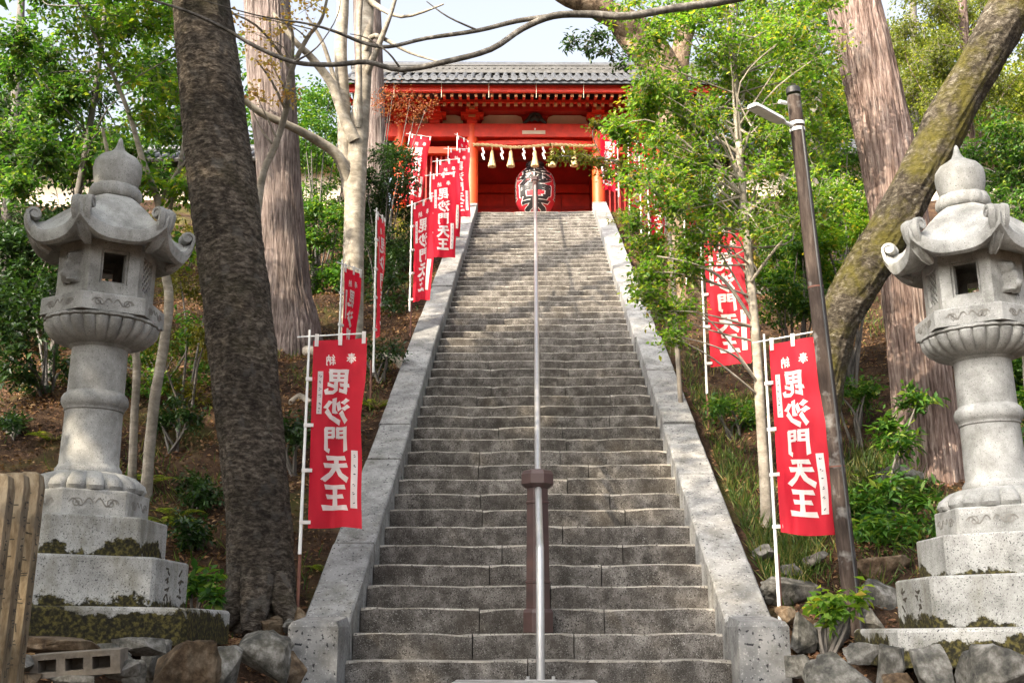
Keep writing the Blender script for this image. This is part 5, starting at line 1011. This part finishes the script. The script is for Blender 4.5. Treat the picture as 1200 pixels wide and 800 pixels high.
blades('grass', 'sparse grass and weeds on the left slope', 'grass', X, Y, rng.uniform(.05, .2, nb), rng.uniform(.006, .013, nb), 'grass')
X, Y = scatter(16000, 1.9, 9, 15, 27, lambda X, Y: cl_(X, Y, 1.3, 1.2) * .9); nb = len(X)
blades('grass', 'dry grass on the upper right slope', 'grass', X, Y, rng.uniform(.06, .2, nb), rng.uniform(.01, .02, nb), 'grass')
X1, Y1 = scatter(100000, -7, -1.86, 8.6, 22, lambda X, Y: .35 + .65 * cl_(X, Y, 2.7, .9)); X2, Y2 = scatter(80000, 1.86, 8, 8.6, 24, lambda X, Y: .35 + .65 * cl_(X, Y, 2.7, 3.9))
X3, Y3 = scatter(700, -1.7, 1.7, 7.6, 8.6, lambda X, Y: .25 * (np.abs(X) > .9))
X4, Y4 = scatter(9000, -3.6, -1.9, 6.2, 8.9, lambda X, Y: .8 + 0 * X); X5, Y5 = scatter(9000, 1.9, 3.6, 6.2, 8.9, lambda X, Y: .8 + 0 * X)
X = np.concatenate([X1, X2, X4, X5]); Y = np.concatenate([Y1, Y2, Y4, Y5]); n = len(X)
P = np.stack([X, Y, hgt(X, Y) + rng.uniform(.004, .03, n)], -1); D = rng.normal(size=(n, 3)) * np.array([1, 1, .35]) + np.array([0, 0, .12]); N = rng.normal(size=(n, 3)) * .5 + np.array([0, -.45, .85])
tag(link('leaf_litter', leaf_mesh('leaf_litter', P, D, N, rng.uniform(.02, .07, n), rng.uniform(.01, .032, n), M['dry'])), 'brown fallen leaves and needles covering the forest floor', 'leaf litter', None, 'stuff')
# ferns
def fern(px, py, Y, s, lab):
    c0 = at(px, py, Y); base = Vector((c0.x, c0.y, gz(c0.x, c0.y))); T = thing('fern', base, lab, 'fern', 'ferns on the left slope'); Ps, Ds, Ns, Ls, Ws = [], [], [], [], []
    for f in range(9):
        a = f * 2.4 + rnd.uniform(-.3, .3); o = np.array([math.cos(a), math.sin(a), 0]); sd = np.array([-o[1], o[0], 0])
        for i in range(16):
            t_ = i / 16; p_ = o * s * t_ + np.array([0, 0, s * (.75 * t_ - .62 * t_ * t_)])
            for sg in (-1, 1): Ps.append(p_); Ds.append(sd * sg + o * .5 + np.array([0, 0, -.15])); Ns.append([0, 0, 1]); Ls.append(s * .3 * (1 - t_) * (.35 + t_) * 1.5 + .01); Ws.append(s * .06)
    link('fronds', leaf_mesh('fronds', np.array(Ps), np.array(Ds, float), np.array(Ns, float), np.array(Ls), np.array(Ws), M['leaf_olive']), T)
for q in ((196, 612, 10.6, .34, 'fern just right of the left lantern base block'), (206, 598, 10.9, .3, 'fern behind the left lantern base, upper one'), (380, 655, 9.9, .22, 'small fern between the front left banner and the coping'), (175, 560, 11.6, .3, 'fern at the foot of the pale sapling'), (440, 470, 13.6, .3, 'fern by the foot of the edge-on banner'), (60, 545, 12, .3, 'fern on the slope left of the lantern column')): fern(*q)
# exposed roots
for i, (pts, lab) in enumerate((([(360, 415, 15.7, 7), (375, 422, 15.4, 6), (392, 428, 15.1, 4), (405, 440, 14.8, 2)], 'exposed root running right from the cedar foot'), ([(432, 400, 15.6, 6), (455, 392, 15.4, 7), (470, 400, 15.1, 5), (480, 415, 14.9, 2)], 'pale exposed root behind the edge-on banner'), ([(340, 470, 13.4, 3), (352, 452, 13.5, 5), (365, 462, 13.3, 3)], 'short pale root beside the front left banner top'))):
    P_, r_ = pxpath(pts); P_ = [Vector((p.x, p.y, gz(p.x, p.y) + .02)) for p in P_]; mb = MB(); b0 = P_[0].copy(); q, qr = smooth_path([p - b0 for p in P_], r_, 5); mb.tube(q, qr, 10, jit=lambda i, a: 1 + .2 * noise.noise((math.cos(a), math.sin(a), i * .5)))
    tag(mb.build('tree_root', M['bark_grey'], None, 60, loc=b0), lab, 'tree root', 'exposed roots left of the stairs')
